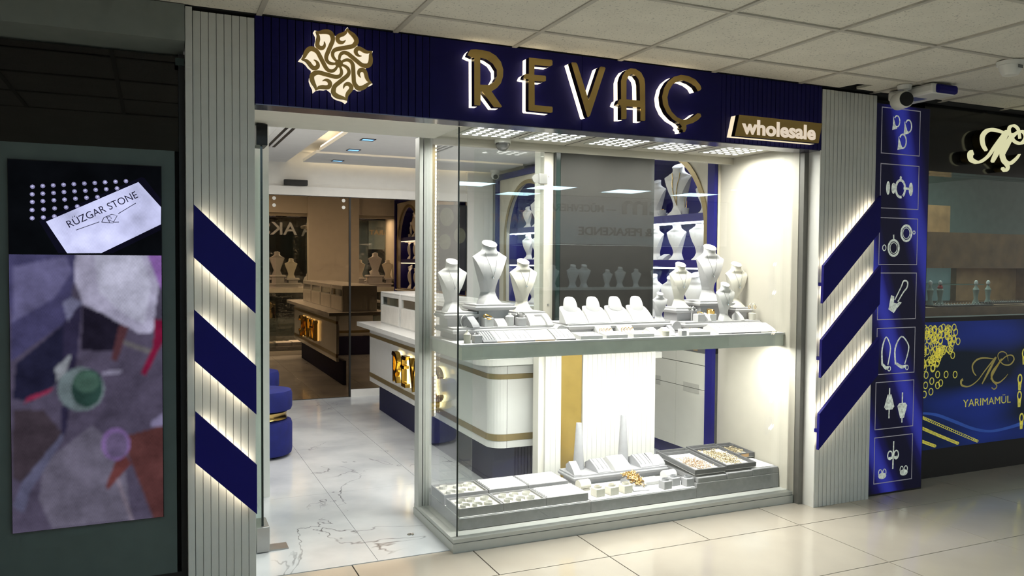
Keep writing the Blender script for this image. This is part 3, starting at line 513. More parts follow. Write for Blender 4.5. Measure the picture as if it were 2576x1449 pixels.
# ---------------------------------------------------------------- LED ceiling plates
lp0 = None
for k, x in enumerate(LEDX):
    lab = 'perforated white light plate with bright dots in the display ceiling, ' + ['leftmost', 'second from left', 'middle one', 'second from right', 'rightmost'][k]
    if lp0 is None:
        lp0 = thing('led_plate', lab, 'ceiling light', (x, 3.93, 2.108), group='light plates in the display ceiling')
        obj('plate', MB().box(-.15, .15, -.17, .17, 0, 0.005), M_WHITE, lp0, world=False)
        src = None
        for i in range(5):
            for j in range(6):
                l_ = (x - 0.112 + 0.056 * i, 3.93 - 0.14 + 0.056 * j, 2.1077)
                if src is None: src = piece('led_dot', MB().lathe([(0.0165, 0), (0.0165, 0.0002)], 0, 0, 10), M_LEDW, l_, lp0)
                else: inst('led_dot', src, l_, lp0)
    else: copy_tree(lp0, (x, 3.93, 2.108), None, lab)
dm = thing('dome_camera', 'small clear dome camera under the display window ceiling', 'camera', (1.80, 4.17, 2.04))
obj('mount', MB().lathe([(0.045, 2.09), (0.045, 2.1134)], 1.80, 4.17, 20), M_WHITE, dm)
obj('dome', MB().lathe([(0.002, 2.045), (0.02, 2.049), (0.034, 2.062), (0.040, 2.08), (0.040, 2.0898)], 1.80, 4.17, 20), mat('dark_dome_glass', (0.05, 0.05, 0.05), 0.08, spec=0.8), dm)
# ---------------------------------------------------------------- centre column behind the display
col = thing('display_column', 'white central column at the back of the display, slatted below with gold strip', 'column', (2.53, 4.36, 0))
obj('body', MB().box(2.108, 2.868, 4.315, 4.39, 0.94, 2.56), M_WARM, col)
obj('lower_body', MB().box(2.108, 2.93, 4.315, 4.39, 0.064, 0.939), M_WARM, col)
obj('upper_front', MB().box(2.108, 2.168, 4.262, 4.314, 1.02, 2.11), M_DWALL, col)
slats(col, 'slat', 2.145, 2.252, 3, 4.296, 4.3145, 0.064, 0.93, M_WHITE, 0.0012, 0.0006)
obj('gold_strip', MB().box(2.255, 2.398, 4.305, 4.3145, 0.064, 0.93), mat('satin_gold_panel', (0.62, 0.43, 0.12), 0.3, metal=0.7), col)
slats(col, 'slat', 2.402, 2.93, 16, 4.296, 4.3145, 0.064, 0.93, M_WHITE, 0.0012, 0.0006)
for (x, z) in ((2.14, 1.93), (2.14, 1.17)): obj('screw', MB().lathe([(0.006, 0), (0.006, 0.003)], 0, 0, 12).xf(Matrix.Translation((x, 4.2615, z)) @ Matrix.Rotation(PI / 2, 4, 'X')), M_STEEL, col)
tv = thing('window_screen', 'switched off dark grey upright screen on the column behind the busts', 'screen', (2.52, 4.28, 1.02))
obj('housing', MB().box(2.170, 2.866, 4.240, 4.300, 1.035, 2.108, 0.003), mat('grey_screen_frame', (0.02, 0.021, 0.02), 0.5, spec=0.25), tv)
obj('panel', MB().box(2.205, 2.842, 4.2375, 4.2398, 1.05, 2.10), mat('matt_grey_screen', (0.022, 0.021, 0.019), 0.6, spec=0.15), tv)
obj('side_strip', MB().box(2.176, 2.203, 4.2375, 4.2398, 1.04, 2.10), mat('teal_black_gloss', (0.012, 0.022, 0.02), 0.1), tv)
# ---------------------------------------------------------------- shelf
shf = thing('display_shelf', 'long pale grey display shelf halfway up the window', 'shelf', (2.43, 4.0, 0.93))
obj('top_board', MB().box(1.392, 3.474, 3.735, 4.235, 0.998, 1.010, 0.001), M_BUST, shf)
obj('body', MB().poly([[(1.405, 3.748), (3.474, 3.748), (3.474, 4.235), (1.405, 4.235)]], 0.930, 0.9975, 'xy'), mat('pale_green_grey_lacquer', (0.78, 0.80, 0.72), 0.35), shf)
obj('led_strip', MB().box(1.45, 3.44, 3.785, 3.80, 0.9265, 0.9298), emis('shelf_led', (1.0, 0.95, 0.86), 12.0), shf)

# ================================================================ display furniture builders
def riser(x0, x1, y0, y1, z0, z1, label, m=M_PALE, grp='moulded risers in the window'):
    t = thing('display_riser', label, 'riser', ((x0 + x1) / 2, (y0 + y1) / 2, z0), group=grp)
    h = z1 - z0; tt = min(0.032, h * .55)
    def sec(d, z): return [(x0 + d, y0 + d, z), (x1 - d, y0 + d, z), (x1 - d, y1 - d, z), (x0 + d, y1 - d, z)]
    obj('moulded_top', MB().loft([sec(0.012, z1 - tt), sec(0.004, z1 - tt * .8), sec(0.0, z1 - tt * .5), sec(0.002, z1 - tt * .35), sec(0.008, z1 - tt * .3), sec(0.008, z1)], smooth=False), m, t)
    obj('pedestal', MB().box(x0 + 0.03, x1 - 0.03, y0 + 0.03, y1 - 0.02, z0, z1 - tt), m, t)
    return t
#  plate sections: (height, half width, half width of the front facet, facet y, side y, bulge); neck sections: (height, half width, depth, y)
PLATE = [(.00, .205, .160, -.125, .03, 0), (.015, .203, .156, -.122, .03, 0), (.07, .180, .108, -.095, .03, 0), (.13, .154, .052, -.058, .035, 0), (.180, .134, .006, -.026, .04, 0), (.195, .133, .006, -.026, .04, 0), (.25, .140, .036, -.046, .04, .004), (.35, .170, .095, -.074, .035, .012),
         (.47, .210, .160, -.088, .025, .024), (.59, .248, .214, -.080, .014, .034), (.69, .278, .260, -.056, .002, .040), (.742, .296, .288, -.034, -.004, .040), (.760, .300, .296, -.024, -.006, .038), (.780, .280, .276, -.018, -.002, .044), (.805, .226, .220, -.024, .014, .050), (.832, .178, .172, -.034, .032, .050)]
NECK = [(.862, .142, .086, .010), (.89, .126, .088, .006), (.935, .120, .092, .000), (.978, .128, .100, -.006), (.992, .118, .090, -.006)]
def front_y(t, x):
    for a, b in zip(PLATE[:-1], PLATE[1:]):
        if a[0] <= t <= b[0]:
            k = (t - a[0]) / (b[0] - a[0]); w_, wf, yf, ys, bg = [a[i] + (b[i] - a[i]) * k for i in range(1, 6)]
            if abs(x) <= wf: return yf - bg * (1 - (x / wf) ** 2)
            return yf + (ys - yf) * min(1, (abs(x) - wf) / max(1e-4, w_ - wf))
    return -.066
def bust_mesh(h):
    secs = []; KS = [-1 + 2 * i / 9 for i in range(10)]
    for (t, w_, wf, yf, ys, bg) in PLATE:
        fr = [(-w_, ys)] + [(wf * k, yf - bg * (1 - k * k)) for k in KS] + [(w_, ys)]
        bk = [(w_ * .88 * k, ys + .018 + .012 * (1 - k * k)) for k in KS[::-1]]
        secs.append([(x * h * 1.09, y * h, t * h) for x, y in fr + bk])
    for (t, w_, d_, c_) in NECK:
        up = t > .96
        fr = [(-w_, c_)] + [(w_ * .97 * k, c_ - d_ * math.sqrt(1 - (.97 * k) ** 2)) for k in KS] + [(w_, c_)]
        bk = [(w_ * .97 * k, c_ + d_ * math.sqrt(1 - (.97 * k) ** 2)) for k in KS[::-1]]
        secs.append([(x * h * 1.06, y * h, (t + (0.55 * (y - c_) if up else 0)) * h) for x, y in fr + bk])
    return MB().loft(secs)
def bust(x, y, z, h, m, label, rz=0.0, grp='necklace busts in the window', chain=None, cat='bust'):
    t = thing('necklace_bust', label, cat, (x, y, z), rz, grp)
    obj('torso', bust_mesh(h), m, t, world=False)
    return t
def surf(h, u, t):
    """front surface point of a bust at side x = u * 0.16 h and height t"""
    x = u * .155
    return Vector((x * h, front_y(min(t, .831), x) * h, t * h))
def necklace(x, y, z, h, low, label, m=M_JSILV, pend=0.008, rz=0.0, top=0.84):
    pts = []
    for i in range(17):
        s_ = -1 + i / 8; t_ = low + (top - low) * abs(s_) ** 1.25
        p = surf(h, s_ * 0.78 if abs(s_) > .5 else s_ * 0.70, t_); p.y -= 0.0035; pts.append(p)
    R_ = Matrix.Translation((x, y, z)) @ Matrix.Rotation(rz, 4, 'Z'); pts = [tuple(R_ @ p) for p in pts]
    mb = MB().tube(pts, 0.0011, 5); q = pts[8]
    t = thing('necklace', label, 'necklace', (q[0], q[1], min(p[2] for p in pts)))
    obj('chain', mb, m, t)
    obj('pendant', MB().lathe([(0.0005, -pend * 1.6), (pend, -pend * .6), (pend * .9, 0), (0.001, pend * .5)], q[0], q[1] - 0.003, 10, q[2]), m, t)
def ramp(x, y, z, w_, l, h, m, label, rz=0.0, name='bracelet_ramp', cat='display ramp', grp='curved display ramps', ridge=0, edge=None):
    """curved ramp: high at the back, curving down to a thin front lip; (x, y) is the middle of its front edge"""
    t = thing(name, label, cat, (x, y, z), rz, grp)
    prof = [(0, 0.004), (0, 0.0)] + [(l, 0.0), (l, h * .55)]
    top = [(l * (1 - s), h * (0.55 + 0.45 * math.sin(PI * min(1, s * 1.55) * .5)) if s < .32 else 0.004 + (h - 0.004) * max(0, (1 - (s - .32) / .68)) ** 0.72) for s in [i / 12 for i in range(1, 12)]]
    prof = [(0, 0.004), (0, 0), (l, 0), (l, h * .5)] + top
    obj('body', MB().poly([prof], -w_ / 2, w_ / 2, 'yz'), m, t, world=False)
    if ridge:
        for i in range(ridge):
            xx = -w_ / 2 + w_ * (i + .5) / ridge
            pts = [(xx, a, b + 0.0012) for a, b in top[2:]]
            obj('chain', MB().tube(pts, 0.0011, 4), M_JSILV, t, world=False)
    if edge: obj('front_edge', MB().box(-w_ / 2, w_ / 2, -0.002, 0.0005, 0, 0.007), edge, t, world=False)
    return t
def cube_stand(x, y, z, s, h, m, label, ring=None, cuff=True, rz=0.0, grp='cube ring stands'):
    t = thing('cube_stand', label, 'ring stand', (x, y, z), rz, grp)
    obj('body', MB().box(-s / 2, s / 2, -s / 2, s / 2, 0, h, min(0.003, s * .1)), m, t, world=False)
    if cuff:
        pts = [(s * .42 * math.cos(a), s * .3 * math.sin(a), 0) for a in [0.5 + i * (2 * PI - 1.0) / 16 for i in range(17)]]
        mb = MB()
        for a, b in zip(pts[:-1], pts[1:]): mb.add([(a[0], a[1], h), (b[0], b[1], h), (b[0], b[1], h + .011), (a[0], a[1], h + .011), (a[0] * .94, a[1] * .94, h), (b[0] * .94, b[1] * .94, h), (b[0] * .94, b[1] * .94, h + .011), (a[0] * .94, a[1] * .94, h + .011)], [(0, 1, 2, 3), (5, 4, 7, 6), (3, 2, 6, 7), (0, 4, 5, 1)])
        obj('clip', mb, m, t, world=False)
    return t
def torus_mb(R_, r, seg=18, s2=6, tilt=0.0):
    return MB().tube([(R_ * math.cos(2 * PI * i / seg), R_ * math.sin(2 * PI * i / seg) * math.cos(tilt), R_ * math.sin(2 * PI * i / seg) * math.sin(tilt)) for i in range(seg)], r, s2, closed=True)
def bangle(x, y, z, R_, r, m, label, tilt=0.0, rz=0.0, n=1):
    t = thing('bangle', label, 'bangle', (x, y, z), rz)
    for i in range(n): obj('band', torus_mb(R_, r, tilt=tilt).move(0, 0, i * r * 2.1), m, t, world=False)
    return t
def bracelet_roll(x, y, z, w_, r, m, label, rz=0.0):
    t = thing('bracelet_roll', label, 'bracelet roll', (x, y, z), rz, 'bracelet rolls')
    prof = [(r * math.cos(a), r + r * math.sin(a)) for a in [-.5 + i * (PI + 1.0) / 18 for i in range(19)]]
    prof = [(p[0], max(0.0, p[1])) for p in prof]
    mb = MB().poly([prof], -w_ / 2, w_ / 2, 'yz'); obj('roll', mb, m, t, world=False)
    obj('foot', MB().box(-w_ * .45, w_ * .45, -r * .8, r * .8, 0, r * .35), m, t, world=False)
    return t
def cone_stand(x, y, z, h, label):
    t = thing('cone_stand', label, 'bracelet cone', (x, y, z), 0, 'tall tapered bracelet cones')
    obj('cone', MB().lathe([(0.033, 0), (0.034, 0.004), (0.017, h - .003), (0.0165, h)], 0, 0, 28), M_LGREY, t, world=False)
    return t
def tray(x0, x1, y0, y1, z0, h, label, kind, m=M_GREY, grp='jewellery trays on the window floor'):
    t = thing('jewellery_tray', label, 'tray', ((x0 + x1) / 2, (y0 + y1) / 2, z0), 0, grp)
    w_ = 0.008
    obj('rim', MB().poly([[(x0, y0), (x1, y0), (x1, y1), (x0, y1)], [(x0 + w_, y0 + w_), (x1 - w_, y0 + w_), (x1 - w_, y1 - w_), (x0 + w_, y1 - w_)]], z0, z0 + h, 'xy'), m, t)
    top = z0 + h - (0.010 if kind != 'pad' else 0.004)
    obj('insert', MB().box(x0 + w_, x1 - w_, y0 + w_, y1 - w_, z0, top), M_BUST if kind != 'c' else M_CREAM, t)
    if kind == 'pad':
        n = 7; dy = (y1 - y0 - 2 * w_) / n
        for i in range(n):
            yy = y0 + w_ + dy * (i + .5)
            obj('roll', MB().poly([[(yy + dy * .5 * math.cos(a), top + 0.010 * math.sin(a)) for a in [PI * k / 6 for k in range(7)]]], x0 + w_, x1 - w_, 'yz'), M_BUST, t)
    else:
        rnd = random.Random(int(x0 * 1000)); n = 3
        for i in range(3):
            for j in range(2):
                cx = x0 + (x1 - x0) * (0.22 + .28 * i) + rnd.uniform(-.008, .008); cy = y0 + (y1 - y0) * (.3 + .4 * j) + rnd.uniform(-.01, .01)
                R_ = 0.026; mb = MB(); a0 = rnd.uniform(-.3, .6)
                pts = [(cx + R_ * math.cos(a), cy + R_ * .9 * math.sin(a)) for a in [a0 + k * 4.6 / 10 for k in range(11)]]
                mb.ribbon(pts, [0.002] * 11, top, top + 0.014, 'xy', 1)
                obj('bracelet_clip', mb, mat('clear_acrylic_clip', (0.84, 0.82, 0.77), 0.2), t)
    return t
def heap(name, x0, x1, y0, y1, zf, n, m, label, R_=0.006, r=0.0013, hgt=0.012):
    rnd = random.Random(n + int(x0 * 100)); mb = MB()
    for i in range(n):
        cx = rnd.gauss((x0 + x1) / 2, (x1 - x0) / 5); cy = rnd.gauss((y0 + y1) / 2, (y1 - y0) / 5)
        if not (x0 < cx < x1 and y0 < cy < y1): continue
        M_ = Matrix.Translation((cx, cy, zf(cx, cy) + rnd.uniform(0.002, hgt))) @ Matrix.Rotation(rnd.uniform(0, PI), 4, 'Z') @ Matrix.Rotation(rnd.gauss(0, .6), 4, 'X')
        mb.add(torus_mb(R_ * rnd.uniform(.7, 1.15), r, 8, 4).xf(M_).v, torus_mb(R_, r, 8, 4).f)
    mb.smooth = True; o = obj(name, mb, m); return tag(o, label, 'jewellery', kind='stuff')
# ================================================================ goods on the shelf: left group
Z1 = 1.010
riser(1.42, 2.02, 3.93, 4.23, Z1, 1.075, 'wide low riser under the three left busts')
riser(1.405, 1.605, 4.02, 4.205, 1.075, 1.152, 'small riser under the leftmost bust')
riser(1.575, 1.815, 4.00, 4.21, 1.075, 1.192, 'tall riser with dark pedestal under the large grey bust')
riser(1.820, 2.015, 4.02, 4.205, 1.075, 1.147, 'small riser under the cream bust left of the screen')
bust(1.477, 4.10, 1.152, 0.277, M_BUST, 'off white necklace bust nearest the left window corner', 0.18)
bust(1.694, 4.10, 1.192, 0.338, M_PALE, 'large pale grey necklace bust on the tall left riser', 0.18)
bust(1.900, 4.10, 1.147, 0.285, M_CREAM, 'cream necklace bust just left of the dark screen', 0.18)
necklace(1.477, 4.10, 1.152, 0.277, 0.46, 'silver pendant necklace on the leftmost bust', pend=0.007, rz=0.18)
necklace(1.694, 4.10, 1.192, 0.338, 0.44, 'fine silver necklace with square pendant on the large grey left bust', rz=0.18)
necklace(1.900, 4.10, 1.147, 0.285, 0.50, 'thin necklace with heart pendant on the cream left bust', pend=0.006, rz=0.18)
ramp(1.555, 3.935, 1.075, 0.05, 0.08, 0.058, M_LGREY, 'long grey bracelet ramp below the leftmost bust', 0.35)
cube_stand(1.640, 3.99, 1.075, 0.052, 0.048, M_BUST, 'white cube stand holding a chunky gold ring, left riser', cuff=False)
bangle(1.640, 3.985, 1.127, 0.022, 0.005, M_JGOLD, 'chunky gold ring on the white cube below the large grey bust', 0.5, 0.3)
ramp(1.715, 3.955, 1.075, 0.06, 0.06, 0.042, M_BUST, 'short white ramp with a small brooch on the left riser', 0.15)
t = thing('ring_cup', 'tall white hexagonal cup stand on the left riser', 'ring stand', (1.775, 4.0, 1.075)); obj('cup', MB().lathe([(0.026, 0), (0.026, 0.05), (0.021, 0.055), (0.011, 0.06), (0.009, 0.07)], 0, 0, 6), M_BUST, t, world=False)
cube_stand(1.835, 3.985, 1.075, 0.05, 0.045, M_PALE, 'pale grey cube stand with a coiled bangle beside the cream bust', cuff=False)
bangle(1.840, 3.99, 1.123, 0.02, 0.0025, M_JSILV, 'coiled silver bangle on the cube beside the cream bust', 0.4, 0.0, 4)
ramp(1.895, 3.94, 1.075, 0.045, 0.10, 0.062, M_BUST, 'narrow white bracelet ramp in front of the cream bust', -0.05)
ramp(1.945, 3.94, 1.075, 0.06, 0.07, 0.048, M_BUST, 'square white earring ramp in front of the cream bust')
ramp(1.992, 3.935, 1.075, 0.040, 0.08, 0.062, M_BUST, 'long white bracelet ramp at the right end of the left riser', 0.25)
t = thing('ring_cup', 'small beige cylinder stand at the shelf corner', 'ring stand', (1.452, 3.80, Z1)); obj('cup', MB().lathe([(0.017, 0), (0.019, 0.045), (0.015, 0.047), (0.004, 0.060), (0.003, 0.068)], 0, 0, 18), M_CREAM, t, world=False)
cube_stand(1.505, 3.80, Z1, 0.044, 0.040, M_PALE, 'grey oval ring stand at the shelf corner with a silver ring', cuff=False)
bangle(1.505, 3.80, 1.054, 0.011, 0.002, M_JSILV, 'silver ring on the grey stand at the shelf corner', 0.7)
t = thing('bangle', 'clear round bangle standing on the left riser', 'bangle', (1.50, 3.965, 1.075)); obj('band', torus_mb(0.032, 0.002, 24).xf(Matrix.Translation((0, 0, 0.034)) @ Matrix.Rotation(PI / 2, 4, 'X') @ Matrix.Rotation(.5, 4, 'Y')), M_BUST, t, world=False)
# front row of necklace ramps
M_WOOD = mat('pale_wood_edge', (0.45, 0.33, 0.20), 0.5)
for (a, b, m_, e_, r_, lab) in ((1.530, 1.602, M_LGREY, M_GREY, 5, 'grey necklace ramp with four dark chains, first from the left'), (1.604, 1.700, M_BUST, M_WOOD, 2, 'white necklace ramp with wooden front edge, second from the left'),
                                (1.702, 1.818, M_BUST, M_GREY, 4, 'white necklace ramp with grey front edge, third from the left'), (1.820, 1.935, M_BUST, M_WOOD, 0, 'plain white necklace ramp, fourth from the left'),
                                (1.945, 2.060, M_BUST, M_DGREY, 5, 'white necklace ramp with dark front edge below the screen'), (3.005, 3.100, M_BUST, M_GREY, 1, 'white necklace ramp with one chain, first of the right set'),
                                (3.102, 3.205, M_BUST, M_DGREY, 2, 'white necklace ramp with pendant chain, second of the right set'), (3.207, 3.318, M_BUST, M_DGREY, 4, 'white necklace ramp with beaded front, third of the right set'), (3.320, 3.440, M_BUST, M_CREAM, 0, 'plain white necklace ramp at the far right of the shelf')):
    ramp((a + b) / 2, 3.768, Z1, b - a, 0.15, 0.052, m_, lab, 0, 'necklace_ramp', 'display ramp', 'necklace ramps along the shelf front', r_, e_)
# flat pads with earrings
def pad(x0, x1, y0, y1, z0, label, dots=6, m=M_BUST):
    t = thing('jewellery_pad', label, 'display pad', ((x0 + x1) / 2, (y0 + y1) / 2, z0), 0, 'flat display pads on the shelf')
    obj('board', MB().poly([[(y0, z0), (y1, z0), (y1, z0 + 0.030), (y0, z0 + 0.018)]], x0, x1, 'yz'), m, t)
    rnd = random.Random(int(x0 * 999))
    for i in range(dots):
        fx, fy = rnd.uniform(.12, .88), rnd.uniform(.15, .9)
        px_, py_ = x0 + (x1 - x0) * fx, y0 + (y1 - y0) * fy; pz = z0 + 0.018 + 0.012 * fy
        obj('stud', MB().lathe([(0.0005, 0), (0.0032, 0.001), (0.003, 0.003), (0.0005, 0.005)], px_, py_, 8, pz), M_JSILV if i % 3 else M_JGOLD, t)
pad(2.090, 2.225, 3.765, 3.875, Z1, 'flat white pad with dark side and pearl studs, left of three', 8)
pad(2.250, 2.385, 3.768, 3.855, Z1, 'plain flat white pad in front of the gold rings', 3)
pad(2.425, 2.560, 3.770, 3.865, Z1, 'flat white pad with silver studs, right of three', 5)
pad(2.795, 2.945, 3.768, 3.875, Z1, 'flat white pad with gold earrings near the right necklace ramps', 8)
for i, (x, lab) in enumerate(((2.315, 'ramp of gold spiral rings behind the middle pad'), (2.455, 'ramp of upright gold rings behind the right pad'))):
    t = ramp(x, 3.872, Z1, 0.10, 0.075, 0.055, M_BUST, lab, 0, 'ring_ramp')
    for k in range(4):
        g_ = torus_mb(0.011, 0.0022, 12, 5).xf(Matrix.Translation((-0.03 + 0.02 * k, 0.018, 0.036)) @ Matrix.Rotation(PI / 2 + .2 * k, 4, 'X') @ Matrix.Rotation(0.5, 4, 'Y'))
        obj('gold_ring', g_, M_JGOLD, t, world=False)
ramp(2.60, 3.80, Z1, 0.06, 0.09, 0.045, M_BUST, 'white earring ramp left of the beige cup', 0.2)
ramp(2.700, 3.79, Z1, 0.045, 0.12, 0.042, M_BUST, 'slim white bracelet ramp right of the beige cup', 0.12)
t = thing('ring_cup', 'beige cup stand in front of the slim bracelet ramp', 'ring stand', (2.640, 3.775, Z1)); obj('cup', MB().lathe([(0.019, 0), (0.022, 0.030), (0.018, 0.032)], 0, 0, 18), M_CREAM, t, world=False)
cube_stand(2.755, 3.775, Z1, 0.036, 0.030, M_PALE, 'grey lilac cube stand with dark ring on the shelf front', cuff=False)
bangle(2.752, 3.775, 1.044, 0.009, 0.0018, M_JSILV, 'small ring on the grey lilac cube', 0.8)
ramp(2.775, 3.885, Z1, 0.04, 0.06, 0.05, M_LGREY, 'small grey arched bracelet ramp between shelf pads', 0.4)
# ---------------------------------------------------------------- row of four half busts
riser(2.100, 2.790, 3.925, 4.215, Z1, 1.080, 'long riser under the four rounded necklace stands')
def half_bust(x, label):
    t = thing('necklace_stand', label, 'necklace stand', (x, 3.955, 1.080), 0.0, 'rounded neck necklace stands')
    w0, w1, l, h = 0.062, 0.072, 0.125, 0.088
    secs = []
    for i in range(11):
        s_ = i / 10; y_ = l * (1 - s_); z_ = 0.004 + h * (1 - s_ ** 1.6); w_ = w0 + (w1 - w0) * s_ - (0.012 * (1 - s_ * 5) if s_ < .2 else 0)
        secs.append([(-w_, y_, 0), (w_, y_, 0), (w_, y_, z_ - .004), (w_ * .8, y_, z_), (-w_ * .8, y_, z_), (-w_, y_, z_ - .004)])
    obj('chest', MB().loft(secs), M_BUST, t, world=False)
    nk = []
    for i in range(9):
        a = PI * .5 * i / 8; r = 0.046 * math.cos(a) ** .5 if i < 8 else 0.004; z_ = h - 0.03 + 0.088 * math.sin(a)
        nk.append([(r * math.cos(q), 0.080 + 0.50 * r * math.sin(q) + 0.030 * i / 8, z_) for q in [2 * PI * k / 20 for k in range(20)]])
    obj('neck', MB().loft(nk), M_PALE, t, world=False)
for x, lab in ((2.172, 'white rounded neck necklace stand with a star pendant, first of four'), (2.320, 'white rounded neck necklace stand, second of four'), (2.468, 'white rounded neck necklace stand with a fine chain, third of four'), (2.616, 'white rounded neck necklace stand, fourth of four')):
    half_bust(x, lab)
t = thing('necklace', 'fine silver chain on the third rounded necklace stand', 'necklace', (2.468, 3.99, 1.13))
obj('chain', MB().tube([(2.468 + 0.042 * math.sin(a), 4.012 + 0.030 * (1 - math.cos(a)) - .012, 1.162 - 0.022 * math.cos(a) + .004) for a in [-1.9 + i * 3.8 / 16 for i in range(17)]], 0.0012, 5), M_JSILV, t)
bracelet_roll(2.060, 3.965, Z1, 0.05, 0.032, M_PALE, 'pale grey upright bracelet roll left of the rounded stands', PI / 2 + .08)
# ---------------------------------------------------------------- right group
riser(2.875, 3.455, 3.915, 4.23, Z1, 1.072, 'wide low riser under the right hand busts')
riser(2.877, 3.035, 4.01, 4.20, 1.072, 1.152, 'small riser under the cream bust right of the screen')
riser(3.045, 3.315, 4.00, 4.21, 1.072, 1.192, 'tall riser under the large grey right bust')
riser(3.318, 3.462, 4.00, 4.20, 1.072, 1.147, 'narrow riser under the rightmost cream bust')
bust(2.952, 4.075, 1.152, 0.268, M_CREAM, 'cream necklace bust just right of the dark screen', 0.06)
bust(3.190, 4.10, 1.192, 0.338, M_PALE, 'large pale grey necklace bust on the tall right riser', 0.06)
bust(3.392, 4.09, 1.147, 0.277, M_CREAM, 'cream necklace bust against the right side wall', 0.04)
bust(3.205, 3.965, 1.072, 0.228, M_BUST, 'small white necklace bust in front of the large grey right bust', 0.06)
bust(2.745, 3.99, 1.080, 0.165, M_PALE, 'smallest grey necklace bust beside the rounded stands', 0.06)
necklace(2.952, 4.075, 1.152, 0.268, 0.48, 'silver pendant necklace on the cream bust right of the screen', rz=0.06)
necklace(3.190, 4.10, 1.192, 0.338, 0.46, 'dark stone necklace on the large grey right bust', rz=0.06)
necklace(3.392, 4.09, 1.147, 0.277, 0.46, 'silver pendant necklace on the rightmost cream bust', rz=0.04)
necklace(3.205, 3.965, 1.072, 0.228, 0.46, 'bow pendant necklace on the small white right bust', rz=0.06)
cube_stand(3.005, 3.955, 1.072, 0.052, 0.046, M_PALE, 'grey hexagonal stand with a gold ring on the right riser', cuff=False)
bangle(3.02, 3.96, 1.120, 0.018, 0.003, M_JGOLD, 'gold ring on the grey stand of the right riser', 0.5)
ramp(3.065, 3.925, 1.072, 0.03, 0.07, 0.052, M_PALE, 'narrow grey bracelet ramp on the right riser', 0.3)
cube_stand(3.100, 3.965, 1.072, 0.05, 0.044, M_BUST, 'white cube stand carrying wide gold bangles on the right riser', cuff=False)
bangle(3.10, 3.965, 1.118, 0.023, 0.003, M_JGOLD, 'wide gold bangle on the white cube of the right riser', 0.3, 0, 4)
ramp(3.315, 3.925, 1.072, 0.03, 0.075, 0.055, M_BUST, 'white arched bracelet ramp right of the small bust', 0.2)
t = thing('earring_stand', 'white cup earring stand with two hoops near the right wall', 'earring stand', (3.415, 3.96, 1.072))
obj('cup', MB().lathe([(0.020, 0), (0.024, 0.042), (0.018, 0.044)], 0, 0, 18), M_CREAM, t, world=False)
obj('hooks', MB().tube([(-0.022, 0, 0.088), (-0.022, 0, 0.098), (-0.014, 0, 0.104), (-0.004, 0, 0.098), (0, 0, 0.085), (0, 0, 0.044)], 0.0022, 6).tube([(0.022, 0, 0.088), (0.022, 0, 0.098), (0.014, 0, 0.104), (0.004, 0, 0.098), (0, 0, 0.085), (0, 0, 0.05)], 0.0022, 6), M_CREAM, t, world=False)
for s_ in (-1, 1): obj('hoop', torus_mb(0.009, 0.002, 12, 5).xf(Matrix.Translation((s_ * 0.022, 0, 0.080)) @ Matrix.Rotation(PI / 2, 4, 'X')), M_JGOLD, t, world=False)
t = thing('earring_stand', 'white forked earring stand before the tall right riser', 'earring stand', (2.985, 4.0, 1.072))
obj('fork', MB().tube([(-0.018, 0, 0.075), (-0.012, 0, 0.088), (0, 0, 0.080), (0, 0, 0.0)], 0.003, 6).tube([(0.018, 0, 0.075), (0.012, 0, 0.088), (0, 0, 0.080), (0, 0, 0.01)], 0.003, 6), M_BUST, t, world=False)
for s_ in (-1, 1): obj('flower_stud', MB().lathe([(0.001, -.008), (0.009, -.003), (0.009, .003), (0.001, .008)], s_ * .018, -.002, 6, .072), M_JSILV, t, world=False)
bracelet_roll(2.832, 3.965, 1.010, 0.05, 0.034, M_PALE, 'grey upright bracelet roll in front of the cream right bust', PI / 2 + .08)
# ================================================================ window floor
ZP = 0.130
for (a, b, lab) in ((1.400, 2.160, 'grey velvet plinth block at the left of the window floor'), (2.162, 2.860, 'grey velvet plinth block in the middle of the window floor')):
    t = thing('plinth_block', lab, 'plinth', ((a + b) / 2, 4.0, 0.064), 0, 'grey plinth blocks on the window floor')
    obj('body', MB().box(a, b, 3.762, 4.235, 0.0665, ZP - 0.004, 0.002), M_GREY, t)
    obj('white_top', MB().box(a + .004, b - .004, 3.768, 4.23, ZP - 0.004, ZP), M_BUST, t)
t = thing('plinth_block', 'raised grey velvet plinth block at the right of the window floor', 'plinth', (3.165, 4.0, 0.064), 0, 'grey plinth blocks on the window floor')
obj('body', MB().box(2.862, 3.470, 3.762, 4.235, 0.0665, 0.150, 0.002), M_GREY, t)
obj('raised_box', MB().box(2.872, 3.080, 3.765, 4.20, 0.1502, 0.180, 0.004), M_GREY, t)
obj('raised_box', MB().box(3.084, 3.270, 3.765, 4.20, 0.1502, 0.186, 0.004), M_GREY, t)
obj('raised_box', MB().box(3.272, 3.468, 3.765, 4.20, 0.1502, 0.190, 0.004), M_GREY, t)
obj('white_top', MB().box(3.290, 3.455, 3.785, 4.15, 0.190, 0.193), M_BUST, t)
for i, (a, b, k, lab) in enumerate(((1.405, 1.648, 'c', 'grey tray of clear bracelet clips, front row, nearest the glass corner'), (1.652, 1.895, 'c', 'grey tray of rounded bracelet clips, middle of the front row'), (1.899, 2.150, 'pad', 'grey tray with white padded rolls, right of the front row'))):
    tray(a, b, 3.775, 3.975, ZP, 0.042, lab, k)
for i, (a, b, k, lab) in enumerate(((1.402, 1.655, 'c', 'grey tray of clear bracelet clips, back row, leftmost'), (1.661, 1.895, 'pad', 'grey tray with white padded rolls, middle of the back row'), (1.899, 2.145, 'pad', 'grey tray with white padded rolls, right of the back row'))):
    tray(a, b, 4.0, 4.215, ZP, 0.052, lab, k)
riser(2.200, 2.858, 4.035, 4.235, ZP, 0.190, 'long grey moulded riser along the back of the window floor', M_LGREY)
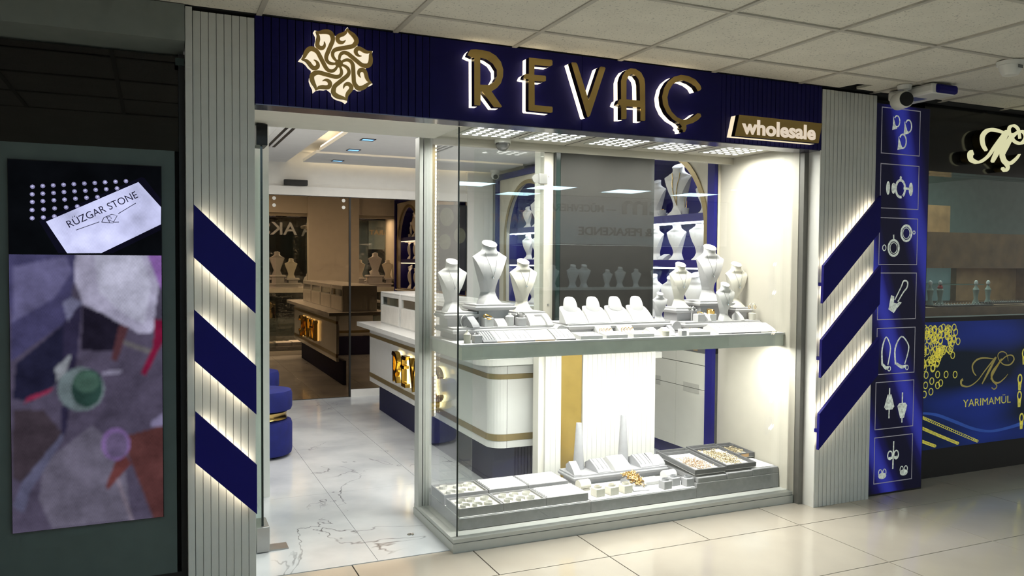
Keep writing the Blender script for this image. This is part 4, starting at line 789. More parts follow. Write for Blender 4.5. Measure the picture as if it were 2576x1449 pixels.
cone_stand(2.315, 4.185, 0.190, 0.275, 'tall grey bracelet cone in front of the gold strip')
cone_stand(2.625, 4.185, 0.190, 0.300, 'tall grey bracelet cone in front of the white slats')
ramp(2.235, 4.045, 0.190, 0.045, 0.15, 0.062, M_LGREY, 'narrow grey bracelet ramp at the left end of the back riser', -0.15)
ramp(2.415, 4.048, 0.190, 0.09, 0.15, 0.062, M_LGREY, 'wide ribbed grey bracelet ramp right of the first cone', 0.05, ridge=3)
ramp(2.545, 4.045, 0.190, 0.115, 0.16, 0.068, M_BUST, 'wide white ramp with tiny studs between the cones', 0.05)
ramp(2.715, 4.055, 0.190, 0.09, 0.15, 0.060, M_LGREY, 'wide ribbed grey bracelet ramp right of the second cone', 0.05, ridge=3)
ramp(2.785, 4.06, 0.190, 0.045, 0.15, 0.060, M_LGREY, 'narrow grey bracelet ramp, second from the right of the back riser', -0.05)
ramp(2.835, 4.075, 0.190, 0.045, 0.13, 0.045, M_LGREY, 'narrow grey bracelet ramp at the right end of the back riser', -0.2)
bracelet_roll(2.225, 3.965, ZP, 0.07, 0.030, M_CREAM, 'cream bracelet roll behind the white cubes', 0.1)
bracelet_roll(2.80, 3.955, ZP, 0.08, 0.030, M_BUST, 'white bracelet roll behind the grey cubes', 0.1)
for x, lab in ((2.245, 'white cube stand with clip, first of three'), (2.335, 'white cube stand with clip, second of three'), (2.425, 'white cube stand with clip, third of three')):
    cube_stand(x, 3.835, ZP, 0.058, 0.045, M_CREAM, lab, rz=0.1)
for x, y, lab in ((2.680, 3.815, 'grey cube stand with clip nearest the glass'), (2.765, 3.855, 'grey cube stand with white front face'), (2.835, 3.815, 'grey cube stand with clip beside the big trays')):
    cube_stand(x, y, ZP, 0.056, 0.046, M_LGREY, lab, rz=0.05)
t = thing('jewellery_pad', 'low white block behind the white cubes', 'display pad', (2.39, 3.935, ZP)); obj('board', MB().box(2.32, 2.46, 3.89, 3.985, ZP, ZP + .022, 0.004), M_BUST, t)
t = thing('jewellery_pad', 'low white block right of the gold heap', 'display pad', (2.655, 3.94, ZP)); obj('board', MB().box(2.585, 2.73, 3.90, 3.995, ZP, ZP + .022, 0.004), M_BUST, t)
ramp(2.520, 3.815, ZP, 0.10, 0.17, 0.055, M_LGREY, 'ribbed grey ramp heaped with gold rings', -0.10)
heap('gold_rings', 2.475, 2.575, 3.825, 3.99, lambda x, y: ZP + 0.055 * max(0, min(1, (y - 3.815) / .12)) ** .7, 420, M_JGOLD, 'heap of gold rings spilling down the grey ramp', R_=0.0075, r=0.0016, hgt=0.02)
def big_tray(cx, cy, z, w_, d_, rx, label, div=True, tagp=False):
    t = thing('velvet_tray', label, 'tray', (cx, cy, z), 0, 'dark grey velvet trays of earrings')
    t.rotation_euler = (rx, 0, 0); h = 0.030; r = 0.012
    holes = [[(-w_ / 2 + r, -d_ / 2 + r), (w_ / 2 - r, -d_ / 2 + r), (w_ / 2 - r, d_ / 2 - r - .05), (-w_ / 2 + r, d_ / 2 - r - .05)], [(-w_ / 2 + r, d_ / 2 - r - .038), (w_ / 2 - r, d_ / 2 - r - .038), (w_ / 2 - r, d_ / 2 - r), (-w_ / 2 + r, d_ / 2 - r)]]
    obj('frame', MB().poly([[(-w_ / 2, -d_ / 2), (w_ / 2, -d_ / 2), (w_ / 2, d_ / 2), (-w_ / 2, d_ / 2)]] + holes, 0.004, h, 'xy'), M_DGREY, t, world=False)
    obj('lining', MB().box(-w_ / 2 + .002, w_ / 2 - .002, -d_ / 2 + .002, d_ / 2 - .002, 0, 0.012), M_BUST, t, world=False)
    if tagp: obj('metal_tag', MB().box(-.03, .03, -d_ / 2 - .0015, -d_ / 2, .006, .026), mat('copper_tag', (0.5, 0.32, 0.16), 0.4, metal=0.6), t, world=False)
    return t
big_tray(2.975, 3.985, 0.205, 0.222, 0.40, 0.07, 'dark grey velvet tray half filled with pinkish gold earrings, left of three')
big_tray(3.203, 3.985, 0.212, 0.222, 0.40, 0.07, 'dark grey velvet tray covered with gold earrings, middle of three')
big_tray(3.394, 4.10, 0.206, 0.148, 0.24, 0.05, 'dark grey velvet tray with copper tag by the right wall', tagp=True)
M_JPALE = mat('pale_gold_earrings', (0.62, 0.52, 0.34), 0.3, metal=0.8, vary=0.2, scale=60)
heap('gold_earrings', 2.895, 3.06, 3.81, 4.05, lambda x, y: 0.217 + 0.07 * (y - 3.985), 520, mat('pink_gold_earrings', (0.66, 0.49, 0.36), 0.3, metal=0.8, vary=0.2, scale=60), 'loose pinkish gold earrings in the left velvet tray', R_=0.0055, r=0.0014, hgt=0.008)
heap('gold_earrings', 3.11, 3.295, 3.80, 4.13, lambda x, y: 0.224 + 0.07 * (y - 3.985), 640, M_JPALE, 'loose pale gold earrings in the middle velvet tray', R_=0.0055, r=0.0014, hgt=0.010)
heap('gold_earrings', 3.335, 3.455, 4.03, 4.16, lambda x, y: 0.219 + 0.05 * (y - 4.10), 260, M_JPALE, 'pile of pale gold earrings in the tray by the right wall', R_=0.006, r=0.0014, hgt=0.012)
# ================================================================ open glass door
dr = thing('door_1', 'open frameless glass door leaf with dark patch fittings and steel handle', 'door', (0.478, 4.45, 0.0), kind='structure')
obj('glass_leaf', MB().box(0.473, 0.483, 4.03, 4.90, 0.03, 2.05), glass('door_glass', (0.80, 0.88, 0.85), f0=0.06), dr)
obj('leaf_edge', MB().box(0.4728, 0.4832, 4.0265, 4.0298, 0.03, 2.05), M_EDGE, dr)
obj('top_patch', MB().box(0.452, 0.504, 4.0, 4.14, 1.972, 2.072, 0.002), M_DARKST, dr)
obj('bottom_patch', MB().box(0.448, 0.508, 4.0, 4.16, 0.008, 0.13, 0.002), M_STEEL, dr)
obj('floor_plate', MB().box(0.46, 0.60, 4.015, 4.10, 0.0032, 0.010), M_STEEL, dr)
hd = obj('handle', MB().box(0.500, 0.516, 4.335, 4.355, 0.84, 1.43, 0.003), M_STEEL, dr)
for z in (0.93, 1.32): obj('handle_mount', MB().box(0.483, 0.500, 4.338, 4.352, z - .01, z + .01), M_STEEL, hd)
ds = thing('floor_stop', 'small steel floor socket in the marble near the window base', 'floor socket', (1.213, 3.983, 0.003))
obj('ring', MB().lathe([(0.006, 0.001), (0.010, 0.004), (0.016, 0.004), (0.018, 0.0)], 0, 0, 20), M_STEEL, ds, world=False)
obj('hole', MB().lathe([(0.006, 0.001), (0.006, 0.0045)], 0, 0, 14), M_BLACK, ds, world=False)
# ================================================================ bronze mirror on the end wall
def mirror_mat():
    m = bpy.data.materials.new('bronze_mirror'); m.use_nodes = True; nt = m.node_tree; b = nt.nodes['Principled BSDF']
    b.inputs['Metallic'].default_value = 1.0; b.inputs['Roughness'].default_value = 0.01
    tc = nt.nodes.new('ShaderNodeTexCoord'); n = nt.nodes.new('ShaderNodeTexNoise'); n.inputs['Scale'].default_value = 1.5; nt.links.new(tc.outputs['Object'], n.inputs['Vector'])
    r = nt.nodes.new('ShaderNodeValToRGB'); r.color_ramp.elements[0].color = (0.25, 0.165, 0.095, 1); r.color_ramp.elements[1].color = (0.28, 0.185, 0.105, 1)
    nt.links.new(n.outputs['Fac'], r.inputs['Fac']); nt.links.new(r.outputs['Color'], b.inputs['Base Color']); return m
M_MIR = mirror_mat()
mr = thing('bronze_mirror', 'tall bronze mirror panes covering the end wall of the shop', 'mirror', (1.8, 8.28, 0))
pn = obj('mirror_pane', MB().box(0.42, 1.845, 8.262, 8.274, 0.01, 2.066), M_MIR, mr)
for x in (1.10, 1.79):
    for z in (2.035, 1.965): obj('fixing', MB().lathe([(0.018, 0), (0.018, 0.006)], 0, 0, 16).xf(Matrix.Translation((x, 8.2615, z)) @ Matrix.Rotation(PI / 2, 4, 'X')), M_WHITE, pn)
obj('mirror_pane', MB().box(1.865, 3.14, 8.262, 8.274, 0.085, 2.066), M_MIR, mr)
obj('joint_bar', MB().box(1.846, 1.864, 8.250, 8.28, 0.01, 2.066), M_BLACK, mr)
struct('baseboard_back', MB().box(1.865, 3.14, 8.255, 8.284, 0.003, 0.082), M_WHITE, 'white skirting board below the right mirror pane', 'baseboard')
pc = thing('reflection_panel', 'added dark panel with pale round shapes, painted as a mirror reflection behind the left busts', 'painted reflection', (2.94, 8.24, 1.10))  # added panel whose colours paint a dark reflection in the mirror
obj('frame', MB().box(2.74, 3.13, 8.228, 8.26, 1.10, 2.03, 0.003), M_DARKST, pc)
ob_ = obj('print', MB().box(2.76, 3.11, 8.225, 8.2278, 1.12, 2.01), mat('reflection_dark_plum', (0.020, 0.017, 0.018), 0.3, vary=0.5, scale=4), pc)
for (x, z, r) in ((2.88, 1.63, .085), (3.05, 1.70, .085), (2.90, 1.90, .10)): obj('round_shape', MB().poly([[(x + r * .8 * math.cos(2 * PI * i / 24), z + r * math.sin(2 * PI * i / 24)) for i in range(24)]], 8.2235, 8.2248, 'xz'), mat('reflection_pale_olive', (0.11, 0.11, 0.075), 0.5, vary=.2), ob_)
obj('card_shape', MB().poly([[(2.86, 1.20), (2.96, 1.20), (2.99, 1.45), (2.89, 1.45)]], 8.2235, 8.2248, 'xz'), mat('reflection_pale_grey', (0.16, 0.16, 0.15), 0.5), ob_)
struct('trim_3', MB().box(3.14, 3.44, 8.23, 8.285, 0, 2.40), M_WHITE, 'white frame strip between the mirror and the blue wall frame', 'wall frame')
struct('trim_4', MB().box(0.40, 3.44, 8.245, 8.285, 2.072, 2.16), M_WHITE, 'white rail above the bronze mirror', 'rail')
o = obj('door_sensor', MB().box(1.19, 1.42, 8.20, 8.244, 2.165, 2.222, 0.006), M_BLACK); tag(o, 'flat black motion sensor above the bronze mirror', 'sensor')
# ================================================================ right wall with arched niches
def arch(y0, y1, zb, zs, n=22):
    c, r = (y0 + y1) / 2, (y1 - y0) / 2
    return [(y0, zb)] + [(y1, zb)] + [(c + r * math.cos(PI * i / n), zs + r * math.sin(PI * i / n)) for i in range(n + 1)]
A1 = (4.46, 5.62); A2 = (6.75, 7.91); ZB, ZS = 1.00, 1.66
nw = thing('wall_niche', 'cream wall with two gold edged arched niches inside the shop', 'wall', (3.55, 6.2, 0), kind='structure')
h1, h2 = arch(A1[0], A1[1], ZB, ZS), arch(A2[0], A2[1], ZB, ZS)
obj('panel', MB().poly([[(4.362, 0.99), (8.10, 0.99), (8.10, 2.36), (4.362, 2.36)], h1, h2], 3.45, 3.50, 'yz'), mat('cream_wall_panel', (0.58, 0.53, 0.43), 0.5), nw)
obj('backing', MB().box(3.84, 3.90, 4.362, 8.28, 0, 2.5), M_NAVY, nw)
M_NICHE = mat('royal_blue_niche', (0.02, 0.016, 0.16), 0.35, vary=0.08)
for k, (A_, h_) in enumerate(((A1, h1), (A2, h2))):
    c, r = (A_[0] + A_[1]) / 2, (A_[1] - A_[0]) / 2
    def off(d): return arch(A_[0] - d, A_[1] + d, ZB - 0.0, ZS)
    obj('gold_trim', MB().poly([off(0.012), off(-0.030)], 3.440, 3.4505, 'yz'), M_GOLDTRIM, nw)
    shell = MB(); p = h_
    obj('niche_lining', MB().poly([arch(A_[0] - .012, A_[1] + .012, ZB - .012, ZS), arch(A_[0], A_[1], ZB, ZS)], 3.4995, 3.80, 'yz'), M_NICHE, nw)
    obj('niche_back', MB().poly([arch(A_[0] - .012, A_[1] + .012, ZB - .012, ZS)], 3.80, 3.815, 'yz'), M_NICHE, nw)
    for zz in (1.72, 1.39):
        hw = r if zz < ZS else math.sqrt(max(0, r * r - (zz - ZS) ** 2))
        sh = obj('niche_shelf', MB().box(3.50, 3.80, c - hw + .004, c + hw - .004, zz, zz + 0.055), M_NICHE, nw)
        obj('led_strip', MB().box(3.502, 3.510, c - hw + .01, c + hw - .01, zz - 0.012, zz - 0.001), emis('cool_shelf_led', (0.85, 0.93, 1.0), 7.0), sh)
        obj('led_strip', MB().box(3.56, 3.568, c - hw + .01, c + hw - .01, zz - 0.012, zz - 0.001), MATS['cool_shelf_led'], sh)
        area('niche_shelf_light', (3.58, c, zz - 0.02), 0.10, 1.0, 1.6, (0.9, 0.95, 1.0))
    area('niche_top_light', (3.60, c, 2.18), 0.10, 0.3, 0.7, (0.9, 0.95, 1.0))
    sp = obj('niche_spot', MB().lathe([(0.032, 0), (0.032, 0.006)], 3.62, c - 0.15, 18, 2.155), emis('spot_face', (0.9, 0.96, 1.0), 20), nw)
# navy frame round the niche wall
nf = thing('wall_border', 'navy blue frame running round the niche wall', 'wall frame', (3.44, 6.2, 0))
obj('upright', MB().box(3.425, 3.455, 4.362, 4.435, 0.0, 2.36), M_NAVYBAR, nf)
obj('upright', MB().box(3.425, 3.455, 8.06, 8.13, 0.0, 2.36), M_NAVYBAR, nf)
obj('top_rail', MB().box(3.425, 3.455, 4.436, 8.059, 2.30, 2.36), M_NAVYBAR, nf)
# busts on the niche shelves face the shop (towards -x)
def nbust(y, z, h, m, label, x=3.57):
    return bust(x, y, z, h * 1.08, m, label, -1.25, 'busts on the niche shelves')
BN = 'white bust on the '
nbust(5.25, 1.775, 0.26, M_PALE, 'grey shaded bust beside the screen on the top shelf of the near niche')
nbust(4.97, 1.775, 0.345, M_BUST, 'tall white bust with a long gold chain on the top shelf of the near niche')
nbust(4.69, 1.775, 0.22, M_BUST, 'half hidden white bust at the edge of the top niche shelf', 3.60)
nbust(5.26, 1.445, 0.24, M_BUST, 'left white bust on the middle shelf of the near niche')
nbust(4.98, 1.445, 0.25, M_BUST, 'centre white bust on the middle shelf of the near niche')
nbust(4.70, 1.445, 0.26, M_BUST, 'right white bust on the middle shelf of the near niche')
nbust(5.29, 1.0, 0.30, M_BUST, 'left white bust on the bottom of the near niche')
nbust(5.03, 1.0, 0.30, M_BUST, 'centre white bust on the bottom of the near niche')
nbust(4.74, 1.0, 0.32, M_BUST, 'right white bust on the bottom of the near niche')
nbust(7.60, 1.775, 0.20, M_PALE, 'pale curved bust on the top shelf of the far niche')
nbust(7.36, 1.775, 0.28, M_PALE, 'half hidden pale bust on the top shelf of the far niche')
nbust(7.58, 1.445, 0.24, M_BUST, 'white bust on the middle shelf of the far niche')
nbust(7.36, 1.445, 0.24, M_BUST, 'half hidden white bust on the middle shelf of the far niche')
nbust(7.45, 1.0, 0.26, M_BUST, 'left white bust on the bottom of the far niche')
nbust(7.22, 1.0, 0.26, M_BUST, 'right white bust on the bottom of the far niche')
t = thing('necklace', 'long gold chain hanging down the tall bust in the near niche', 'necklace', (3.53, 4.97, 1.79))
pts = []
for i in range(15):
    s_ = -1 + i / 7; p = surf(0.3726, s_ * .6, 0.20 + 0.64 * abs(s_) ** 1.1); p.y -= .005; q = Matrix.Translation((3.57, 4.97, 1.775)) @ Matrix.Rotation(-1.25, 4, 'Z') @ p; pts.append(tuple(q))
obj('chain', MB().tube(pts, 0.0028, 6), M_JGOLD, t)
for (y, z, m_, lab) in ((5.115, 1.775, M_LGREY, 'small grey drum ring stand on the top niche shelf'), (4.83, 1.775, M_LGREY, 'grey drum earring stand on the top niche shelf')):
    t = thing('drum_stand', lab, 'ring stand', (3.535, y, z)); obj('drum', MB().lathe([(0.024, 0), (0.027, 0.045), (0.022, 0.047)], 0, 0, 18), m_, t, world=False)
    if y < 4.9: obj('hooks', MB().tube([(0, -.012, .045), (0, -.012, .12), (0, -.005, .125)], .002, 6).tube([(0, .012, .045), (0, .012, .12), (0, .005, .125)], .002, 6), M_JGOLD, t, world=False)
    else: obj('ring', torus_mb(.010, .003, 12, 5).move(0, 0, .052), M_JGOLD, t, world=False)
ramp(3.52, 5.12, 1.445, 0.06, 0.11, 0.045, M_PALE, 'white bracelet ramp on the middle shelf of the near niche', -PI / 2 + .2)
ramp(3.52, 5.13, 1.775, 0.05, 0.10, 0.03, M_PALE, 'low pale bracelet ramp on the top shelf of the near niche', -PI / 2 + .3)
# ---------------------------------------------------------------- cabinets below the niches
cw = obj('niche_worktop', MB().box(3.42, 3.84, 4.437, 8.06, 0.965, 0.985), M_WHITE); tag(cw, 'long white worktop below the arched niches', 'worktop')
M_DRAW = mat('off_white_cabinet_front', (0.60, 0.59, 0.53), 0.4, vary=0.02)
def cabinet(y0, y1, label):
    t = thing('cabinet_unit', label, 'cabinet', (3.64, (y0 + y1) / 2, 0), 0, 'white cabinets below the niches')
    obj('body', MB().box(3.47, 3.84, y0 + .001, y1 - .001, 0.10, 0.80), M_DRAW, t)
    obj('kick', MB().box(3.50, 3.84, y0, y1, 0.0, 0.099), M_NAVYBAR, t)
    d_ = obj('door', MB().box(3.45, 3.469, y0 + .002, y1 - .002, 0.105, 0.545), M_DRAW, t)
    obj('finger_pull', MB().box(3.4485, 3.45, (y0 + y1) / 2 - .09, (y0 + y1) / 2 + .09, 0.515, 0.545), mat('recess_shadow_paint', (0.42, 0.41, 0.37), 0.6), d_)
    d_ = obj('drawer', MB().box(3.45, 3.469, y0 + .002, y1 - .002, 0.549, 0.715), M_DRAW, t)
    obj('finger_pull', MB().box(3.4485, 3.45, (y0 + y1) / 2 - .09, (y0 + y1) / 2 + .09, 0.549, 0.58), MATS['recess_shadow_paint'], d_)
    obj('rail', MB().box(3.45, 3.469, y0 + .001, y1 - .001, 0.720, 0.80), M_DRAW, t)
    obj('divider', MB().box(3.46, 3.82, y1 - .02, y1 - .002, 0.801, 0.964), M_DRAW, t)
    obj('back', MB().box(3.80, 3.839, y0, y1 - .02, 0.801, 0.964), M_BLACK, t)
    tr_ = thing('tray_stack', 'dark grey velvet tray slotted above ' + label, 'tray', (3.6, (y0 + y1) / 2, 0.801), 0, 'trays in the cabinet slot')
    for k in range(2): obj('tray', MB().box(3.455 + .03 * k, 3.78, y0 + .01, y1 - .03, 0.802 + .045 * k, 0.840 + .045 * k), M_DGREY, tr_)
    for k in range(2 if y1 - y0 > .45 else 1): obj('tag', MB().box(3.4535, 3.455, y0 + .12 + .26 * k, y0 + .17 + .26 * k, 0.812, 0.832), MATS['copper_tag'], tr_)
for k, (a, b, lab) in enumerate(((4.437, 4.80, 'the near narrow niche cabinet'), (4.80, 5.36, 'the second niche cabinet'), (5.36, 5.92, 'the third niche cabinet'), (5.92, 6.48, 'the fourth niche cabinet'), (6.48, 7.04, 'the fifth niche cabinet'), (7.04, 8.06, 'the far wide niche cabinet'))):
    cabinet(a, b, lab)
# ================================================================ counter
def plan(x, y, r, y1=7.50, x1=3.05, d=0.03):
    """L-shaped strip: front face at x, near face at y, rounded corner radius r, thickness d"""
    o_ = [(x, y1), (x, y + r)] + [(x + r - r * math.cos(a), y + r - r * math.sin(a)) for a in [PI / 2 * k / 8 for k in range(1, 8)]] + [(x + r, y), (x1, y)]
    i_ = [(x1, y + d), (x + r, y + d)] + [(x + r - (r - d) * math.cos(a), y + r - (r - d) * math.sin(a)) for a in [PI / 2 * k / 8 for k in range(7, 0, -1)]] + [(x + d, y + r), (x + d, y1)]
    return o_ + i_
CX, CY = 1.875, 4.48
ct = thing('shop_counter', 'white counter with gold bands and ribbed navy base, lettered on its long side', 'counter', (2.2, 6.0, 0))
M_CW = mat('counter_white_gloss', (0.66, 0.66, 0.64), 0.18, vary=0.02)
for (z0, z1, m_, d_, nm) in ((0.280, 0.325, M_CW, 0, 'lower_edge'), (0.3255, 0.3645, M_GOLDTRIM, -.004, 'gold_band'), (0.365, 0.704, M_CW, 0, 'front_panel'), (0.7045, 0.7355, M_GOLDTRIM, -.004, 'gold_band'), (0.736, 0.799, M_CW, 0, 'upper_edge')):
    obj(nm, MB().poly([plan(CX + d_, CY + d_, 0.10, d=0.03 + d_)], z0, z1, 'xy'), m_, ct)
kx = []
n = 150
for i in range(n * 2 + 1): kx.append((CX + 0.085 + (0.006 if i % 2 else 0.0), 7.46 - (7.46 - CY - 0.19) * i / (n * 2)))
kp = kx + [(CX + 0.19, CY + 0.085)] + [(CX + 0.19 + (3.05 - CX - .19) * i / 90, CY + 0.085 + (0.006 if i % 2 else 0)) for i in range(1, 91)] + [(3.05, CY + 0.12), (CX + 0.22, CY + 0.12), (CX + 0.12, CY + 0.22), (CX + 0.12, 7.46)]
obj('ribbed_base', MB().poly([kp], 0.003, 0.2795, 'xy'), mat('navy_ribbed_base', (0.012, 0.012, 0.055), 0.4), ct)
tp = [(CX - .10, 7.60), (CX - .10, CY + .04)] + [(CX + .02 - .12 * math.cos(a), CY + .04 - .12 * math.sin(a)) for a in [PI / 2 * k / 8 for k in range(1, 8)]] + [(CX + .02, CY - .08), (3.05, CY - .08), (3.05, 4.95), (2.45, 4.95), (2.45, 7.60)]
obj('worktop', MB().poly([tp], 0.80, 0.838, 'xy'), M_CW, ct)
obj('seam', MB().box(CX + .099, CX + .101, CY - .0006, CY + .001, .28, .80), M_GROUT, ct)
def cl_letter(ch, outs):
    f = lambda p: (6.50 - (p[0] - FX0) * 0.93, 0.414 + (p[1] - 2.133) * 1.0)
    O_ = [[f(p) for p in o_] for o_ in outs]; ys = [p[0] for p in O_[0]]; zs = [p[1] for p in O_[0]]
    t = thing('counter_letter', 'gold backlit letter ' + ('C with cedilla' if ch == 'C' else ch) + ' on the long side of the counter', 'sign letter', (CX - .03, (min(ys) + max(ys)) / 2, min(zs)), 0, 'gold letters on the counter')
    obj('gold_body', MB().poly(O_, CX - 0.062, CX - 0.022, 'yz'), mat('polished_gold_letter', (0.55, 0.36, 0.08), 0.12, metal=1.0), t)
    obj('glowing_back', MB().poly(O_, CX - 0.0215, CX - 0.006, 'yz'), emis('yellow_backlight', (1.0, 0.80, 0.38), 3.0), t)
for ch in 'REVAC': cl_letter(ch, LETTERS[ch])
M_FROST = mat('frosted_white_acrylic', (0.66, 0.64, 0.60), 0.4)
for k, (a, b) in enumerate(((6.78, 7.42), (6.12, 6.76), (5.46, 6.10), (4.80, 5.44))):
    t = thing('counter_case', 'white framed glass jewellery case on the counter, ' + ('farthest', 'second from the mirror', 'third from the mirror', 'nearest the window')[k], 'display case', (2.15, (a + b) / 2, 0.838), 0, 'glass cases along the counter')
    x0, x1 = 1.96, 2.36
    obj('frame', MB().poly([[(a, .8385), (b, .8385), (b, 1.118), (a, 1.118)], [(a + .035, 1.015), (b - .035, 1.015), (b - .035, 1.088), (a + .035, 1.088)]], x0, x0 + .02, 'yz'), M_CW, t)
    obj('front_panel', MB().box(x0 - .003, x0, a + .035, b - .035, .85, 1.005), M_FROST, t)
    obj('window_pane', MB().box(x0 + .006, x0 + .010, a + .03, b - .03, 1.01, 1.09), M_GLASS, t)
    obj('top', MB().box(x0, x1, a, b, 1.1185, 1.132, .003), M_CW, t)
    obj('side', MB().box(x0 + .021, x1, a, a + .012, .8385, 1.118), M_CW, t); obj('side', MB().box(x0 + .021, x1, b - .012, b, .8385, 1.118), M_CW, t)
    obj('inner_floor', MB().box(x0 + .021, x1, a + .012, b - .012, .95, .962), M_PALE, t)
    obj('back', MB().box(x1 - .012, x1, a + .012, b - .012, .963, 1.118), M_CW, t)
# ================================================================ stools
st0 = None
for (x, y, lab) in ((0.725, 6.02, 'round royal blue velvet stool with gold waist near the doorway'), (0.775, 7.05, 'round royal blue velvet stool farther back by the mirror')):
    if st0 is None:
        st0 = thing('velvet_stool', lab, 'stool', (x, y, 0.003), 0, 'blue velvet stools')
        MV = mat('royal_blue_velvet', (0.006, 0.012, 0.15), 0.8, vary=0.12, scale=20, bump=0.15)
        obj('base_drum', MB().lathe([(0.18, 0.015), (0.195, 0.025), (0.20, 0.05), (0.20, 0.235), (0.192, 0.26), (0.15, 0.268)], 0, 0, 36), MV, st0, world=False)
        obj('gold_waist', MB().lathe([(0.15, 0.268), (0.165, 0.275), (0.158, 0.30), (0.165, 0.325), (0.15, 0.332)], 0, 0, 36), M_GOLD, st0, world=False)
        obj('seat_drum', MB().lathe([(0.15, 0.333), (0.192, 0.34), (0.20, 0.36), (0.20, 0.455), (0.192, 0.478), (0.16, 0.485)], 0, 0, 36), MV, st0, world=False)
        for i in range(4): piece('foot', MB().lathe([(0.015, 0), (0.018, 0.0148)], 0, 0, 12), M_BLACK, (x + .13 * math.cos(i * PI / 2 + .4), y + .13 * math.sin(i * PI / 2 + .4), 0.003), st0)
    else: copy_tree(st0, (x, y, 0.003), None, lab)
# ================================================================ shop ceiling fittings
def slot_diff(x, y0, y1, label, n=2, dx=0.05):
    t = thing('slot_diffuser', label, 'air diffuser', (x, (y0 + y1) / 2, 2.396), 0, 'slot diffusers in the shop ceiling')
    obj('plate', MB().box(x - .06, x + dx * (n - 1) + .06, y0 - .02, y1 + .02, 2.396, 2.3995), M_CPAN, t)
    for k in range(n): obj('slot', MB().box(x + dx * k - .012, x + dx * k + .012, y0, y1, 2.3935, 2.3958), M_BLACK, t)
slot_diff(0.905, 6.0, 7.2, 'long twin slot air diffuser in the left ceiling panel')
slot_diff(2.22, 6.45, 6.85, 'short triple slot air diffuser in the centre ceiling panel', 3)
slot_diff(2.35, 5.2, 5.7, 'short triple slot air diffuser above the counter', 3)
for (x, y, lab) in ((1.59, 6.43, 'square bluish recessed light, nearest of three'), (1.625, 7.09, 'square bluish recessed light, middle of three'), (1.66, 7.93, 'square bluish recessed light, farthest of three')):
    t = thing('recessed_light', lab + ' in the shop ceiling', 'ceiling light', (x, y, 2.394), 0, 'bluish recessed ceiling lights')
    obj('bezel', MB().poly([[(x - .055, y - .055), (x + .055, y - .055), (x + .055, y + .055), (x - .055, y + .055)], [(x - .047, y - .047), (x + .047, y - .047), (x + .047, y + .047), (x - .047, y + .047)]], 2.394, 2.3995, 'xy'), M_DARKST, t)
    obj('lens', MB().box(x - .047, x + .047, y - .047, y + .047, 2.397, 2.3995), emis('bluish_lens', (0.25, 0.55, 1.0), 1.6), t)
t = thing('dome_camera', 'white turret camera at the far corner of the navy niche frame', 'camera', (3.36, 7.98, 2.28))
obj('mount', MB().lathe([(0.05, 2.37), (0.055, 2.3995)], 3.36, 7.98, 20), M_WHITE, t)
b_ = obj('ball', MB().lathe([(0.002, 2.30), (0.03, 2.306), (0.045, 2.335), (0.04, 2.3695)], 3.36, 7.98, 20), M_WHITE, t)
obj('lens', MB().lathe([(0.024, 0), (0.024, 0.02)], 0, 0, 16).xf(Matrix.Translation((3.345, 7.945, 2.325)) @ Matrix.Rotation(PI / 2, 4, 'X')), M_BLACK, b_)
# ================================================================ left neighbour: dark front with LED screen
struct('wall_neighbour_left', MB().box(-3.4, 0.124, 3.66, 3.78, 0.0, 2.46), M_BLACK, 'black back wall of the dark shop front at the left edge', 'wall')
M_HEAD = mat('grey_green_header_paint', (0.20, 0.22, 0.20), 0.6, vary=0.05)
struct('trim_5', MB().poly([[(3.50, 2.300), (3.66, 2.262), (3.66, 2.444), (3.50, 2.444)]], -3.4, 0.122, 'yz'), M_HEAD, 'grey green header above the dark neighbouring window', 'header')
w2 = thing('window_2', 'dark window pane above the advertising screen at the left edge', 'window', (-0.4, 3.62, 1.86), kind='structure')
obj('pane', MB().box(-3.3, 0.10, 3.615, 3.623, 1.87, 2.262), M_GLASSD, w2)
obj('pane_frame', MB().box(0.10, 0.122, 3.575, 3.64, 0.02, 2.262), M_BLACK, w2)
obj('corner_clip', MB().box(0.088, 0.122, 3.570, 3.574, 2.215, 2.245), mat('dull_green_metal', (0.03, 0.05, 0.045), 0.5), w2)
M_PANEL = mat('dark_green_grey_panel', (0.085, 0.115, 0.107), 0.55, vary=0.05)
pb = obj('screen_surround', MB().poly([[(-3.3, 0.13), (0.083, 0.13), (0.083, 1.866), (-3.3, 1.866)]], 3.562, 3.60, 'xz'), M_PANEL); tag(pb, 'dark green grey panel surrounding the advertising screen', 'panel')
o = obj('black_plinth', MB().box(-3.3, 0.10, 3.57, 3.65, 0.0, 0.128), M_BLACK); tag(o, 'black plinth under the green grey screen panel', 'plinth')
sc_ = thing('led_screen', 'upright LED advertising screen showing a business card above a blurred video', 'screen', (-0.233, 3.555, 0.37))
SX0, SX1, SZ0, SZ1, SZM = -0.499, 0.034, 0.372, 1.801, 1.440
obj('housing', MB().box(SX0, SX1, 3.5475, 3.5615, SZ0, SZ1), M_BLACK, sc_)
